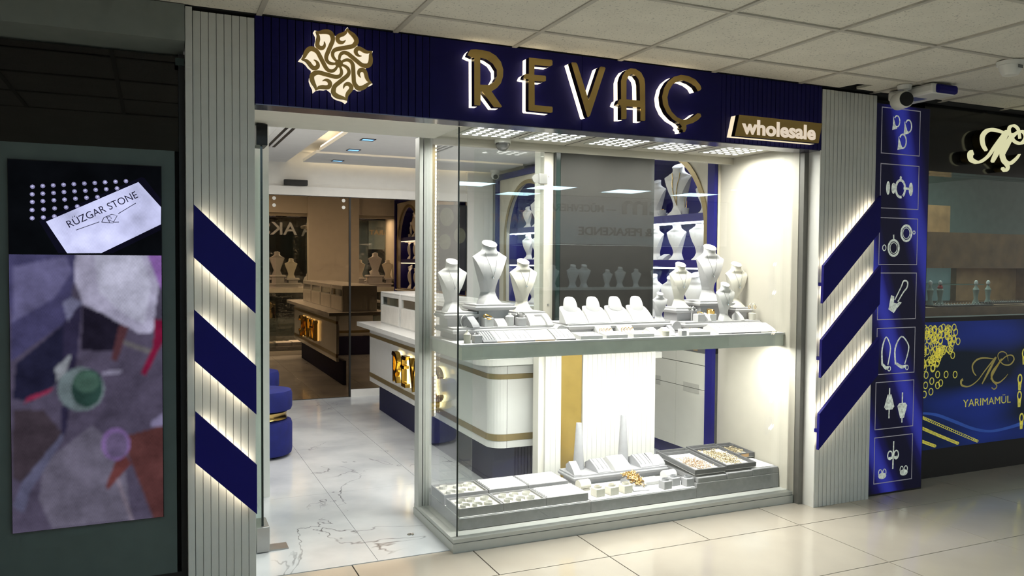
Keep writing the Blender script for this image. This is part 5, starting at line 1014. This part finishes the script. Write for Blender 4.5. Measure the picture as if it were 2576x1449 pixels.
def screen_mat(name, c, s=1.0):
    """emissive LED pixels: colour with a fine pixel raster"""
    if name in MATS: return MATS[name]
    m = bpy.data.materials.new(name); m.use_nodes = True; MATS[name] = m; nt = m.node_tree; nt.nodes.clear(); N = nt.nodes.new; L = nt.links.new
    o_ = N('ShaderNodeOutputMaterial'); e = N('ShaderNodeEmission'); g = N('ShaderNodeNewGeometry'); sx = N('ShaderNodeSeparateXYZ'); L(g.outputs['Position'], sx.inputs[0])
    acc = None
    for ax in (0, 2):
        mu = N('ShaderNodeMath'); mu.operation = 'MULTIPLY'; mu.inputs[1].default_value = 2 * PI / 0.0052; L(sx.outputs[ax], mu.inputs[0])
        si = N('ShaderNodeMath'); si.operation = 'SINE'; L(mu.outputs[0], si.inputs[0])
        if acc is None: acc = si
        else:
            ad = N('ShaderNodeMath'); ad.operation = 'MULTIPLY'; L(acc.outputs[0], ad.inputs[0]); L(si.outputs[0], ad.inputs[1]); acc = ad
    nz = N('ShaderNodeTexNoise'); nz.inputs['Scale'].default_value = 9; nz.inputs['Detail'].default_value = 4; L(g.outputs['Position'], nz.inputs['Vector'])
    ma = N('ShaderNodeMath'); ma.operation = 'MULTIPLY_ADD'; ma.inputs[1].default_value = 0.22; ma.inputs[2].default_value = 0.25; L(acc.outputs[0], ma.inputs[0])
    mb_ = N('ShaderNodeMath'); mb_.operation = 'MULTIPLY_ADD'; mb_.inputs[1].default_value = 1.5; L(nz.outputs['Fac'], mb_.inputs[0]); L(ma.outputs[0], mb_.inputs[2])
    mc = N('ShaderNodeMath'); mc.operation = 'MULTIPLY'; mc.inputs[1].default_value = s; L(mb_.outputs[0], mc.inputs[0])
    e.inputs[0].default_value = lin(c); L(mc.outputs[0], e.inputs[1]); L(e.outputs[0], o_.inputs[0]); return m
im = obj('image', MB().box(SX0 + .002, SX1 - .002, 3.5465, 3.5474, SZ0 + .003, SZ1 - .003), screen_mat('screen_black', (0.0025, 0.003, 0.004)), sc_)
def clip(poly, x0, x1, z0, z1):
    for (ax, lim, sg) in ((0, x0, 1), (0, x1, -1), (1, z0, 1), (1, z1, -1)):
        out = []; n_ = len(poly)
        for i in range(n_):
            a, b = poly[i], poly[(i + 1) % n_]; ia = (a[ax] - lim) * sg >= 0; ib = (b[ax] - lim) * sg >= 0
            if ia: out.append(a)
            if ia != ib:
                t_ = (lim - a[ax]) / (b[ax] - a[ax]); out.append((a[0] + (b[0] - a[0]) * t_, a[1] + (b[1] - a[1]) * t_))
        poly = out
        if not poly: return poly
    return poly
lay = 3.5463
def layer(nm, polyn, c, z0=SZ0 + .004, z1=SZ1 - .004, s=1.0):
    global lay
    q = clip(polyn, SX0 + .003, SX1 - .003, z0, z1)
    if len(q) > 2:
        lay -= 0.00012
        obj(nm, MB().poly([q], lay, lay + 0.0001, 'xz'), screen_mat('screen_%.3f_%.3f_%.3f' % tuple(c), c, s), im)
layer('card_case', CARDB, (0.004, 0.004, 0.010), SZM)
for (x, z) in DIAM: layer('gem_pixel', [(x + .0085 * math.cos(2 * PI * i / 8), z + .0085 * math.sin(2 * PI * i / 8)) for i in range(8)], (0.24, 0.23, 0.40), SZM)
for (x, z) in DIAM[::1]: layer('gem_glint', [(x - .004, z + .002), (x + .003, z + .005), (x + .004, z - .001), (x - .002, z - .003)], (0.55, 0.55, 0.80), SZM)
layer('card', CARD, (0.55, 0.57, 0.84), SZM)
ang = math.atan2(STXT[1][1] - STXT[0][1], STXT[1][0] - STXT[0][0]); ln = math.hypot(STXT[1][1] - STXT[0][1], STXT[1][0] - STXT[0][0])
lay -= 0.0003; L0 = lay
M_INK = screen_mat('screen_ink', (0.012, 0.012, 0.03))
obj('card_lettering', text_fit(MB(), 'RÜZGAR STONE', 0, ln, 0, 0.034, lambda u, v, d: (STXT[0][0] + u * math.cos(ang) - v * math.sin(ang), L0 - d, STXT[0][1] + u * math.sin(ang) + v * math.cos(ang)), th=0.0001), M_INK, im)
mb = MB()
for q in SLINES: mb.ribbon(q, [0.0024] * len(q), L0 - .0001, L0, 'xz', 1)
obj('card_emblem', mb, M_INK, im)
# blurred video still: colours rasterised on a fine grid and softened
def inside(p, q):
    r = False; n_ = len(q); j_ = n_ - 1
    for i_ in range(n_):
        a, b = q[i_], q[j_]
        if (a[1] > p[1]) != (b[1] > p[1]) and p[0] < (b[0] - a[0]) * (p[1] - a[1]) / (b[1] - a[1]) + a[0]: r = not r
        j_ = i_
    return r
NXV, NZV = 104, 180
VX = [SX0 + .003 + (SX1 - SX0 - .006) * i / (NXV - 1) for i in range(NXV)]; VZ = [SZ0 + .004 + (SZM - SZ0 - .004) * j / (NZV - 1) for j in range(NZV)]
img = [[(.10, .085, .14) for _ in VX] for _ in VZ]
for c, q in VID + VID2:
    x0_, x1_ = min(p[0] for p in q), max(p[0] for p in q); z0_, z1_ = min(p[1] for p in q), max(p[1] for p in q)
    for j_, z in enumerate(VZ):
        if z0_ <= z <= z1_:
            for i_, x in enumerate(VX):
                if x0_ <= x <= x1_ and inside((x, z), q): img[j_][i_] = c
rv = random.Random(11)
for _ in range(1):
    new = []
    for j_ in range(NZV):
        row = []
        for i_ in range(NXV):
            acc = [0, 0, 0]; n_ = 0
            for dj in (-1, 0, 1):
                for di in (-1, 0, 1):
                    a, b = j_ + dj, i_ + di
                    if 0 <= a < NZV and 0 <= b < NXV:
                        for k in range(3): acc[k] += img[a][b][k]
                        n_ += 1
            row.append(tuple(v / n_ for v in acc))
        new.append(row)
    img = new
vmb = MB(); lay -= .0004
vmb.v = [(x, lay, z) for z in VZ for x in VX]
vmb.f = [(j_ * NXV + i_, j_ * NXV + i_ + 1, (j_ + 1) * NXV + i_ + 1, (j_ + 1) * NXV + i_) for j_ in range(NZV - 1) for i_ in range(NXV - 1)]
def video_mat():
    m = bpy.data.materials.new('video_still_pixels'); m.use_nodes = True; nt = m.node_tree; nt.nodes.clear(); N = nt.nodes.new; L = nt.links.new
    o_ = N('ShaderNodeOutputMaterial'); e = N('ShaderNodeEmission'); at_ = N('ShaderNodeAttribute'); at_.attribute_name = 'video'
    g = N('ShaderNodeNewGeometry'); sx = N('ShaderNodeSeparateXYZ'); L(g.outputs['Position'], sx.inputs[0]); acc = None
    for ax in (0, 2):
        mu = N('ShaderNodeMath'); mu.operation = 'MULTIPLY'; mu.inputs[1].default_value = 2 * PI / 0.0052; L(sx.outputs[ax], mu.inputs[0])
        si = N('ShaderNodeMath'); si.operation = 'SINE'; L(mu.outputs[0], si.inputs[0])
        if acc is None: acc = si
        else:
            ad = N('ShaderNodeMath'); ad.operation = 'MULTIPLY'; L(acc.outputs[0], ad.inputs[0]); L(si.outputs[0], ad.inputs[1]); acc = ad
    nz = N('ShaderNodeTexNoise'); nz.inputs['Scale'].default_value = 14; nz.inputs['Detail'].default_value = 5; L(g.outputs['Position'], nz.inputs['Vector'])
    ma = N('ShaderNodeMath'); ma.operation = 'MULTIPLY_ADD'; ma.inputs[1].default_value = 0.20; ma.inputs[2].default_value = 0.20; L(acc.outputs[0], ma.inputs[0])
    mb_ = N('ShaderNodeMath'); mb_.operation = 'MULTIPLY_ADD'; mb_.inputs[1].default_value = 0.9; L(nz.outputs['Fac'], mb_.inputs[0]); L(ma.outputs[0], mb_.inputs[2])
    L(at_.outputs['Color'], e.inputs[0]); L(mb_.outputs[0], e.inputs[1]); L(e.outputs[0], o_.inputs[0]); return m
vo = obj('video_image', vmb, video_mat(), im)
ca = vo.data.color_attributes.new('video', 'FLOAT_COLOR', 'POINT')
flat_ = [c for row in img for c in row]
for i_, c in enumerate(flat_): ca.data[i_].color = (c[0], c[1], c[2], 1)
# ================================================================ right: blue lightbox poster
PX0, PX1, PY = 3.960, 4.440, 3.555
ps = thing('lightbox_poster', 'tall blue backlit poster of seven framed jewellery clasps beside the right pillar', 'poster', (4.2, 3.6, 0))
obj('case', MB().box(PX0, PX1 + .012, PY + .003, 3.66, 0.0, 2.40), M_BLACK, ps)
def poster_mat():
    m = bpy.data.materials.new('blue_lightbox_print'); m.use_nodes = True; nt = m.node_tree; N = nt.nodes.new; L = nt.links.new; b = nt.nodes['Principled BSDF']
    g = N('ShaderNodeNewGeometry'); mp = N('ShaderNodeMapping'); mp.inputs['Rotation'].default_value = (0, 0.35, 0); mp.inputs['Location'].default_value = (0.5, 0, 0.3); L(g.outputs['Position'], mp.inputs[0])
    wv = N('ShaderNodeTexWave'); wv.wave_type = 'BANDS'; wv.bands_direction = 'X'; wv.inputs['Scale'].default_value = 0.75; wv.inputs['Distortion'].default_value = 2.5; wv.inputs['Detail'].default_value = 0; wv.inputs['Detail Scale'].default_value = .6
    L(mp.outputs[0], wv.inputs['Vector'])
    r = N('ShaderNodeValToRGB'); e = r.color_ramp.elements; e[0].position = 0.25; e[0].color = (0.005, 0.005, 0.018, 1); e[1].position = 1.0; e[1].color = (0.03, 0.036, 0.32, 1)
    q = e.new(0.72); q.color = (0.009, 0.008, 0.085, 1)
    L(wv.outputs['Fac'], r.inputs['Fac']); L(r.outputs[0], b.inputs['Base Color']); L(r.outputs[0], b.inputs['Emission Color']); b.inputs['Emission Strength'].default_value = 0.55; b.inputs['Roughness'].default_value = 0.3; b.inputs['Specular IOR Level'].default_value = 0.15; return m
pf = obj('print', MB().box(PX0 + .008, PX1 + .004, PY, PY + .0028, 0.012, 2.395), poster_mat(), ps)
M_FRAME = mat('printed_silver_frame', (0.30, 0.29, 0.32), 0.4, emit=0.35)
M_SILVP = mat('printed_silver_clasp', (0.46, 0.50, 0.44), 0.35, emit=0.55, vary=0.35, scale=60)
def ann(mb, cx, cz, rx, rz_, t_, y, a0=0, a1=2 * PI):
    n_ = 22; pts = [(cx + rx * math.cos(a0 + (a1 - a0) * i / n_), cz + rz_ * math.sin(a0 + (a1 - a0) * i / n_)) for i in range(n_ + 1)]
    mb.ribbon(pts, [t_] * (n_ + 1), y, y + .0006, 'xz', 1)
def strk(mb, pts, ws, y): mb.ribbon(pts, ws, y, y + .0006, 'xz', 4)
FZ = [(2.097, 2.378), (1.765, 2.038), (1.421, 1.711), (1.084, 1.374), (0.747, 1.035), (0.408, 0.703), (0.072, 0.362)]
for k, (z0, z1) in enumerate(FZ):
    x0, x1 = 4.030, 4.362; yy = PY - .0006
    obj('frame_line', MB().poly([[(x0, z0), (x1, z0), (x1, z1), (x0, z1)], [(x0 + .005, z0 + .005), (x1 - .005, z0 + .005), (x1 - .005, z1 - .005), (x0 + .005, z1 - .005)]], yy, yy + .0005, 'xz'), M_FRAME, pf)
    mb = MB(); X = lambda u: x0 + (x1 - x0) * u; Z = lambda v: z0 + (z1 - z0) * v
    if k == 0:
        for (u, v, s) in ((.34, .66, .8), (.64, .58, .9), (.50, .24, 1.0)):
            ann(mb, X(u + .05), Z(v + .06), .030 * s, .042 * s, .010 * s, yy, -2.2, 2.6)
            mb.poly([[(X(u) - .020 * s, Z(v + .16)), (X(u) - .012 * s, Z(v + .10)), (X(u + .02), Z(v - .04)), (X(u + .06), Z(v - .10)), (X(u) - .028 * s, Z(v - .14)), (X(u) - .022 * s, Z(v))]], yy - .0004, yy, 'xz')
    elif k == 1:
        ann(mb, X(.52), Z(.46), .040, .052, .016, yy, -1.0, 5.0)
        mb.poly([[(X(.52) + .009 * math.cos(a), Z(.70) + .012 * math.sin(a)) for a in [2 * PI * i / 12 for i in range(12)]]], yy - .0004, yy, 'xz')
        for (u, w_, h_) in ((.20, .016, .042), (.34, .018, .034), (.79, .018, .042)): mb.poly([[(X(u) + w_ * math.cos(a), Z(.46) + h_ * math.sin(a)) for a in [2 * PI * i / 16 for i in range(16)]]], yy - .0004, yy, 'xz')
        strk(mb, [(X(.60), Z(.48)), (X(.78), Z(.46))], [.018, .012], yy)
    elif k == 2:
        for (u, v) in ((.38, .36), (.70, .68)):
            ann(mb, X(u), Z(v), .045, .048, .014, yy); ann(mb, X(u), Z(v), .030, .033, .005, yy)
        ann(mb, X(.14), Z(.36), .014, .017, .006, yy); ann(mb, X(.90), Z(.70), .010, .010, .005, yy); strk(mb, [(X(.38), Z(.52)), (X(.37), Z(.64))], [.007, .012], yy)
    elif k == 3:
        strk(mb, [(X(.44), Z(.42)), (X(.60), Z(.70)), (X(.66), Z(.82)), (X(.76), Z(.80)), (X(.75), Z(.68)), (X(.66), Z(.58)), (X(.52), Z(.38))], [.008, .009, .010, .011, .010, .009, .008], yy)
        mb.poly([[(X(.34), Z(.52)), (X(.42), Z(.50)), (X(.42), Z(.36)), (X(.50), Z(.34)), (X(.56), Z(.38)), (X(.62), Z(.36)), (X(.50), Z(.24)), (X(.42), Z(.14)), (X(.28), Z(.22)), (X(.31), Z(.38))]], yy - .0004, yy, 'xz')
    elif k == 4:
        for (u, s) in ((.24, .6), (.64, 1.0)):
            strk(mb, [(X(u - .14 * s), Z(.20)), (X(u - .16 * s), Z(.55)), (X(u), Z(.80)), (X(u + .18 * s), Z(.62)), (X(u + .18 * s), Z(.45)), (X(u + .10 * s), Z(.20))], [.014, .012, .009, .009, .010, .008], yy)
            strk(mb, [(X(u - .12 * s), Z(.22)), (X(u + .02 * s), Z(.14)), (X(u + .14 * s), Z(.16))], [.016, .022, .014], yy); ann(mb, X(u + .16 * s), Z(.12), .012, .014, .006, yy)
    elif k == 5:
        for (u, v, s) in ((.36, .52, 1), (.70, .40, -1)):
            strk(mb, [(X(u), Z(v - .30 + .0)), (X(u), Z(v + .34))], [.009, .011], yy)
            mb.poly([[(X(u - .13), Z(v - .06 * s)), (X(u - .05), Z(v + .20 * s)), (X(u + .05), Z(v + .20 * s)), (X(u + .13), Z(v - .06 * s)), (X(u + .08), Z(v - .12 * s)), (X(u - .08), Z(v - .12 * s))]], yy - .0004, yy, 'xz')
    else:
        strk(mb, [(X(.49), Z(.28)), (X(.50), Z(.88))], [.011, .009], yy)
        for s in (-1, 1): ann(mb, X(.49 + .08 * s), Z(.58), .020, .026, .009, yy)
        strk(mb, [(X(.38), Z(.52)), (X(.60), Z(.53))], [.014, .014], yy)
        for (u, v) in ((.22, .16), (.78, .17)):
            for s in (-1, 1): ann(mb, X(u + .055 * s), Z(v + .07), .014, .020, .006, yy)
            mb.poly([[(X(u) + .034 * math.cos(a), Z(v) + .020 * math.sin(a)) for a in [2 * PI * i / 14 for i in range(14)]]], yy - .0004, yy, 'xz')
    obj('clasp_print', mb, M_SILVP, pf)
# ================================================================ right neighbour shop
NY = 3.70
struct('wall_neighbour_right', MB().box(4.46, 9.0, 5.3, 5.4, 0, 2.46), mat('pale_green_wall', (0.20, 0.27, 0.25), 0.6), 'pale greenish back wall inside the right neighbour shop', 'wall')
struct('trim_6', MB().box(4.455, 9.0, 3.60, 3.80, 2.02, 2.444), mat('black_gloss_fascia', (0.008, 0.009, 0.010), 0.12), 'black glossy fascia of the right neighbour shop', 'fascia')
struct('wall_neighbour_side', MB().box(4.455, 4.52, 3.80, 5.3, 0, 2.46), MATS['pale_green_wall'], 'side wall inside the right neighbour shop', 'wall')
w3 = thing('window_3', 'glass pane of the right neighbour shop above its graphic panel', 'window', (6.0, 3.7, 1.07), kind='structure')
obj('pane', MB().box(4.46, 8.9, 3.70, 3.708, 1.075, 2.02), glass('neighbour_glass', (0.95, 0.975, 0.965), f0=0.03), w3)
obj('sill', MB().box(4.46, 8.9, 3.695, 3.80, 1.045, 1.074), M_BLACK, w3)
M_OAK = mat('brown_wood_veneer', (0.20, 0.105, 0.045), 0.45, vary=0.25, scale=9)
wc = thing('wood_display_cabinet', 'brown wooden display cabinet inside the right neighbour window', 'cabinet', (5.6, 4.3, 0))
obj('header', MB().box(4.53, 8.2, 4.05, 4.75, 1.40, 1.66), M_OAK, wc)
obj('base', MB().box(4.53, 8.2, 3.83, 4.75, 0.0, 1.13), M_OAK, wc)
obj('back_panel', MB().box(5.98, 8.2, 4.50, 4.55, 1.13, 1.40), mat('light_wood_back', (0.34, 0.21, 0.10), 0.5, vary=0.2, scale=10), wc)
obj('side_post', MB().box(6.72, 6.95, 4.0, 4.6, 1.13, 1.40), M_OAK, wc)
obj('lit_niche', MB().box(5.0, 5.975, 4.55, 4.60, 1.13, 1.40), mat('teal_lit_back', (0.12, 0.22, 0.22), 0.5, emit=0.25), wc)
obj('glass_shelf', MB().box(5.0, 5.9, 4.2, 4.54, 1.27, 1.276), M_GEDGE, wc)
o = obj('wall_screen', MB().box(5.5, 6.15, 4.70, 4.76, 1.66, 1.92), M_OAK); tag(o, 'brown board with a dark screen above the neighbour cabinet', 'board')
area('neighbour_cabinet_fill', (5.9, 4.15, 1.39), 1.8, 0.08, 2.2, (0.85, 1.0, 0.92))  # added fill to brighten the cabinet back; no known lamp there
area('neighbour_shop_light', (5.6, 4.1, 2.40), 1.6, 0.5, 26.0, (0.75, 1.0, 0.92))
for i, (x, m_, lab) in enumerate(((4.985, M_PALE, 'small pale figurine at the left of the neighbour cabinet'), (5.085, M_PALE, 'small figurine with a red scarf in the neighbour cabinet'), (5.46, M_PALE, 'small figurine standing in the middle of the neighbour cabinet'), (5.59, M_PALE, 'small figurine at the right of the neighbour cabinet'))):
    t = thing('figurine', lab, 'figurine', (x, 3.95, 1.13), 0, 'figurines in the neighbour cabinet')
    obj('body', MB().lathe([(0.028, 0), (0.024, 0.02), (0.013, 0.05), (0.017, 0.085), (0.022, 0.115), (0.012, 0.132), (0.008, 0.148)], 0, 0, 16), mat('dull_figurine', (0.25, 0.30, 0.27), 0.5), t, world=False)
    obj('head', MB().lathe([(0.002, 0.148), (0.012, 0.154), (0.014, 0.166), (0.009, 0.179), (0.002, 0.182)], 0, 0, 14), m_, t, world=False)
    if i == 1: obj('scarf', MB().lathe([(0.016, 0.125), (0.018, 0.135), (0.010, 0.15)], 0, 0, 14), mat('red_scarf', (0.4, 0.02, 0.02), 0.6), t, world=False)
for i, (a, b, lab) in enumerate(((4.92, 5.50, 'black ring tray at the left of the neighbour window'), (5.52, 5.95, 'black ring tray at the right of the neighbour window'))):
    t = thing('ring_tray', lab, 'tray', ((a + b) / 2, 3.87 + .06 * i, 1.13), 0, 'black ring trays in the neighbour window')
    y0 = 3.84 + .03 * i
    obj('board', MB().box(a, b, y0, y0 + .10, 1.131 + .012 * i, 1.143 + .012 * i), M_BLACK, t)
    for k in range(18):
        xx = a + .02 + (b - a - .04) * k / 17; obj('ring', torus_mb(.007, .0016, 8, 4).xf(Matrix.Translation((xx, y0 + .03, 1.150 + .012 * i)) @ Matrix.Rotation(PI / 2, 4, 'X')), M_JSILV, t)
gp = thing('graphic_panel', 'dark blue graphic panel with gold rings, chains and script monogram, right edge', 'graphic panel', (6.0, 3.72, 0.19))
def gp_mat():
    m = bpy.data.materials.new('dark_blue_lit_print'); m.use_nodes = True; nt = m.node_tree; N = nt.nodes.new; L = nt.links.new; b = nt.nodes['Principled BSDF']
    g = N('ShaderNodeNewGeometry'); mp = N('ShaderNodeMapping'); mp.inputs['Scale'].default_value = (0.7, 1, 2.6); mp.inputs['Rotation'].default_value = (0, -0.12, 0); L(g.outputs['Position'], mp.inputs[0])
    n = N('ShaderNodeTexNoise'); n.inputs['Scale'].default_value = 1.3; n.inputs['Detail'].default_value = 1; L(mp.outputs[0], n.inputs['Vector'])
    r = N('ShaderNodeValToRGB'); e = r.color_ramp.elements; e[0].position = 0.46; e[0].color = (0.003, 0.007, 0.014, 1); e[1].position = 0.74; e[1].color = (0.008, 0.02, 0.15, 1)
    L(n.outputs['Fac'], r.inputs['Fac']); L(r.outputs[0], b.inputs['Base Color']); L(r.outputs[0], b.inputs['Emission Color']); b.inputs['Emission Strength'].default_value = 0.8; b.inputs['Roughness'].default_value = 0.3; b.inputs['Specular IOR Level'].default_value = 0.15; return m
gb = obj('print', MB().box(4.46, 8.9, NY + .002, NY + .03, 0.195, 1.044), gp_mat(), gp)
M_GP = mat('printed_gold', (0.46, 0.42, 0.07), 0.4, emit=0.6, spec=0.2, vary=0.3, scale=50)
mb = MB()
for (x, z) in RINGS:
    if x > 4.47 and z < 1.02: ann(mb, x, z, .019, .022, .007, NY + .0005)
obj('ring_print', mb, M_GP, gb)['kind'] = 'stuff'
mb = MB()
for q in CHAINS:
    P_, _ = smooth_path(q, [1] * len(q), 16)
    for i in range(0, len(P_) - 1):
        a = P_[i]; ann(mb, a[0], a[1], .013, .008, .0045, NY + .0006 - .0002 * (i % 2))
obj('chain_print', mb, M_GP, gb)['kind'] = 'stuff'
mb = MB()
for q, ws in MC: strk(mb, q, ws, NY + .0004)
obj('monogram_print', mb, mat('printed_olive_gold', (0.28, 0.23, 0.06), 0.4, emit=0.45), gb)
obj('lettering', text_fit(MB(), 'YARIMAMÜL', YT[0][0], YT[1][0], YT[0][1], YT[2][1] + .012, lambda u, v, d: (u, NY + .001 - d, v), bold=0.0, th=.0005), M_GP, gb)
obj('swoosh_print', MB().ribbon(SWOOSH, [.012, .02, .022, .02, .018, .02, .03], NY + .0012, NY + .0016, 'xz', 6), mat('printed_blue_swoosh', (0.012, 0.05, 0.25), 0.3, emit=0.6), gb)
mb = MB()
for (x, z) in ((5.60, .62), (5.64, .80), (5.60, .50), (5.63, .34)): ann(mb, x, z, .02, .03, .012, NY + .0005); mb.poly([[(x - .02, z - .02), (x + .02, z - .02), (x + .012, z - .08), (x - .015, z - .08)]], NY + .0005, NY + .001, 'xz')
obj('clasp_print', mb, M_GP, gb)
o = obj('black_kickboard', MB().box(4.46, 8.9, 3.715, 3.80, 0.0, 0.194), M_BLACK); tag(o, 'black kickboard below the neighbour graphic panel', 'kickboard')
# big script monogram on the fascia
ms = thing('monogram_sign', 'large cream script monogram with cedilla on the black neighbour fascia', 'sign', (5.15, 3.55, 2.06))
def up(p): return (4.80 + (p[0] - 4.991) * 1.005, 2.135 + (p[1] - 0.637) * 1.16)
mb = MB(); mb2 = MB()
for q, ws in MC:
    mb.ribbon([up(p) for p in q], [w_ * 1.9 for w_ in ws], 3.528, 3.545, 'xz', 5); mb2.ribbon([up(p) for p in q], [w_ * 1.9 for w_ in ws], 3.5455, 3.598, 'xz', 5)
obj('face', mb, emis('cream_lit_face', (0.80, 0.78, 0.47), 0.85), ms)
obj('return', mb2, mat('dark_gold_return', (0.06, 0.045, 0.015), 0.3, metal=0.7), ms)
# ================================================================ ceiling devices
t = thing('bullet_camera', 'white bullet camera with a black face hanging by the blue poster', 'camera', (3.90, 3.30, 2.33))
obj('mount', MB().lathe([(0.035, 2.42), (0.040, 2.4435)], 3.915, 3.30, 18), M_WHITE, t)
obj('stem', MB().tube([(3.915, 3.30, 2.43), (3.925, 3.29, 2.39)], 0.012, 10), M_WHITE, t)
b_ = obj('body', MB().lathe([(0.042, 0), (0.048, 0.01), (0.048, 0.09), (0.034, 0.11)], 0, 0, 24).xf(Matrix.Translation((3.885, 3.26, 2.358)) @ Matrix.Rotation(-PI / 2, 4, 'X') @ Matrix.Rotation(0.35, 4, 'Y')), M_WHITE, t)
obj('face', MB().lathe([(0.040, -0.003), (0.040, 0.0)], 0, 0, 24).xf(Matrix.Translation((3.885, 3.26, 2.358)) @ Matrix.Rotation(-PI / 2, 4, 'X') @ Matrix.Rotation(0.35, 4, 'Y')), M_BLACK, b_)
t = thing('ceiling_unit', 'white box unit with a dark blue rounded front under the ceiling, above the poster', 'ceiling unit', (4.075, 3.32, 2.38))
obj('case', MB().box(3.975, 4.175, 3.165, 3.47, 2.385, 2.443, 0.015), M_WHITE, t)
obj('blue_front', MB().box(4.00, 4.168, 3.150, 3.180, 2.388, 2.437, 0.014), M_NAVYBAR, t)
obj('label_sticker', MB().box(4.0, 4.10, 3.30, 3.38, 2.3835, 2.3848), mat('blue_sticker', (0.10, 0.12, 0.30), 0.5), t)
t = thing('smoke_detector', 'white domed smoke detector on the ceiling at the right', 'smoke detector', (3.93, 2.69, 2.37))
obj('base', MB().lathe([(0.062, 2.425), (0.065, 2.4435)], 3.93, 2.69, 28), M_WHITE, t)
obj('dome', MB().lathe([(0.02, 2.372), (0.035, 2.376), (0.048, 2.40), (0.056, 2.4245)], 3.93, 2.69, 28), M_WHITE, t)
obj('sticker', MB().box(3.905, 3.94, 2.6325, 2.634, 2.402, 2.418), mat('grey_sticker', (0.15, 0.15, 0.15), 0.6), t)
# ================================================================ opposite side of the corridor (seen only as reflections)
OY = -3.6
ow = struct('wall_opposite', MB().box(-3.5, 9.0, OY - .2, OY - .02, 0, 2.6), mat('dark_opposite_front', (0.02, 0.021, 0.023), 0.5), 'dark shop fronts across the corridor, seen only as reflections', 'wall')
obj('fascia_panel', MB().box(5.0, 8.9, OY - .019, OY, 1.70, 2.44), mat('grey_opposite_fascia', (0.55, 0.57, 0.57), 0.5), ow)
obj('fascia_panel', MB().box(4.45, 4.98, OY - .019, OY, 0.0, 2.44), mat('pale_opposite_panel', (0.25, 0.26, 0.27), 0.5), ow)
def osign(s, x0, x1, z0, z1, m_, label):
    o = obj('opposite_sign', text_fit(MB(), s, x0, x1, z0, z1, lambda u, v, d: (x0 + x1 - u, OY + d + .001, v), bold=.01, th=.02), m_); tag(o, label, 'sign')
M_OS = mat('bronze_sign_letters', (0.03, 0.025, 0.018), 0.5)
osign('— MÜCEVHERAT —', 5.20, 6.70, 2.20, 2.34, M_OS, 'bronze jewellery shop lettering across the corridor, seen reflected')
osign('acm', 6.82, 7.9, 2.18, 2.40, M_OS, 'large rounded logo letters across the corridor, seen reflected')
osign('TOPTAN & PERAKENDE', 6.03, 8.3, 1.84, 1.97, M_OS, 'second line of lettering across the corridor, seen reflected')
osign('A', 3.32, 3.62, 2.00, 2.34, emis('white_logo_letter', (0.8, 0.85, 0.9), 0.6), 'slanted logo letter across the corridor, seen in the bronze mirror')
osign('AKSA', 2.06, 3.22, 2.02, 2.33, emis('white_sign_letters', (0.9, 0.92, 1.0), 1.0), 'white shop sign across the corridor, seen in the bronze mirror')
osign('KARAT', 5.02, 5.62, 2.07, 2.19, emis('soft_logo_glow', (0.8, 0.6, 0.35), 0.8), 'small shop lettering across the corridor, seen in the bronze mirror')
os_ = thing('opposite_shelf', 'lit display shelf of the jeweller across the corridor, seen reflected', 'shelf', (6.6, -3.4, 1.0))
obj('board', MB().box(5.2, 8.2, OY + .02, OY + .45, 1.0, 1.03), M_WHITE, os_)
area('opposite_shelf_light', (6.7, -3.35, 1.68), 2.8, 0.1, 5.0, (0.9, 1.0, 0.95))
rb = random.Random(5)
for k in range(9):
    bust(5.45 + .31 * k + rb.uniform(-.05, .05), -3.38 + rb.uniform(-.08, .08), 1.03, 0.26 + .09 * rb.random(), M_BUST, 'bust number %s along the lit shelf across the corridor, seen reflected' % ('one two three four five six seven eight nine'.split()[k]), PI, 'busts across the corridor')
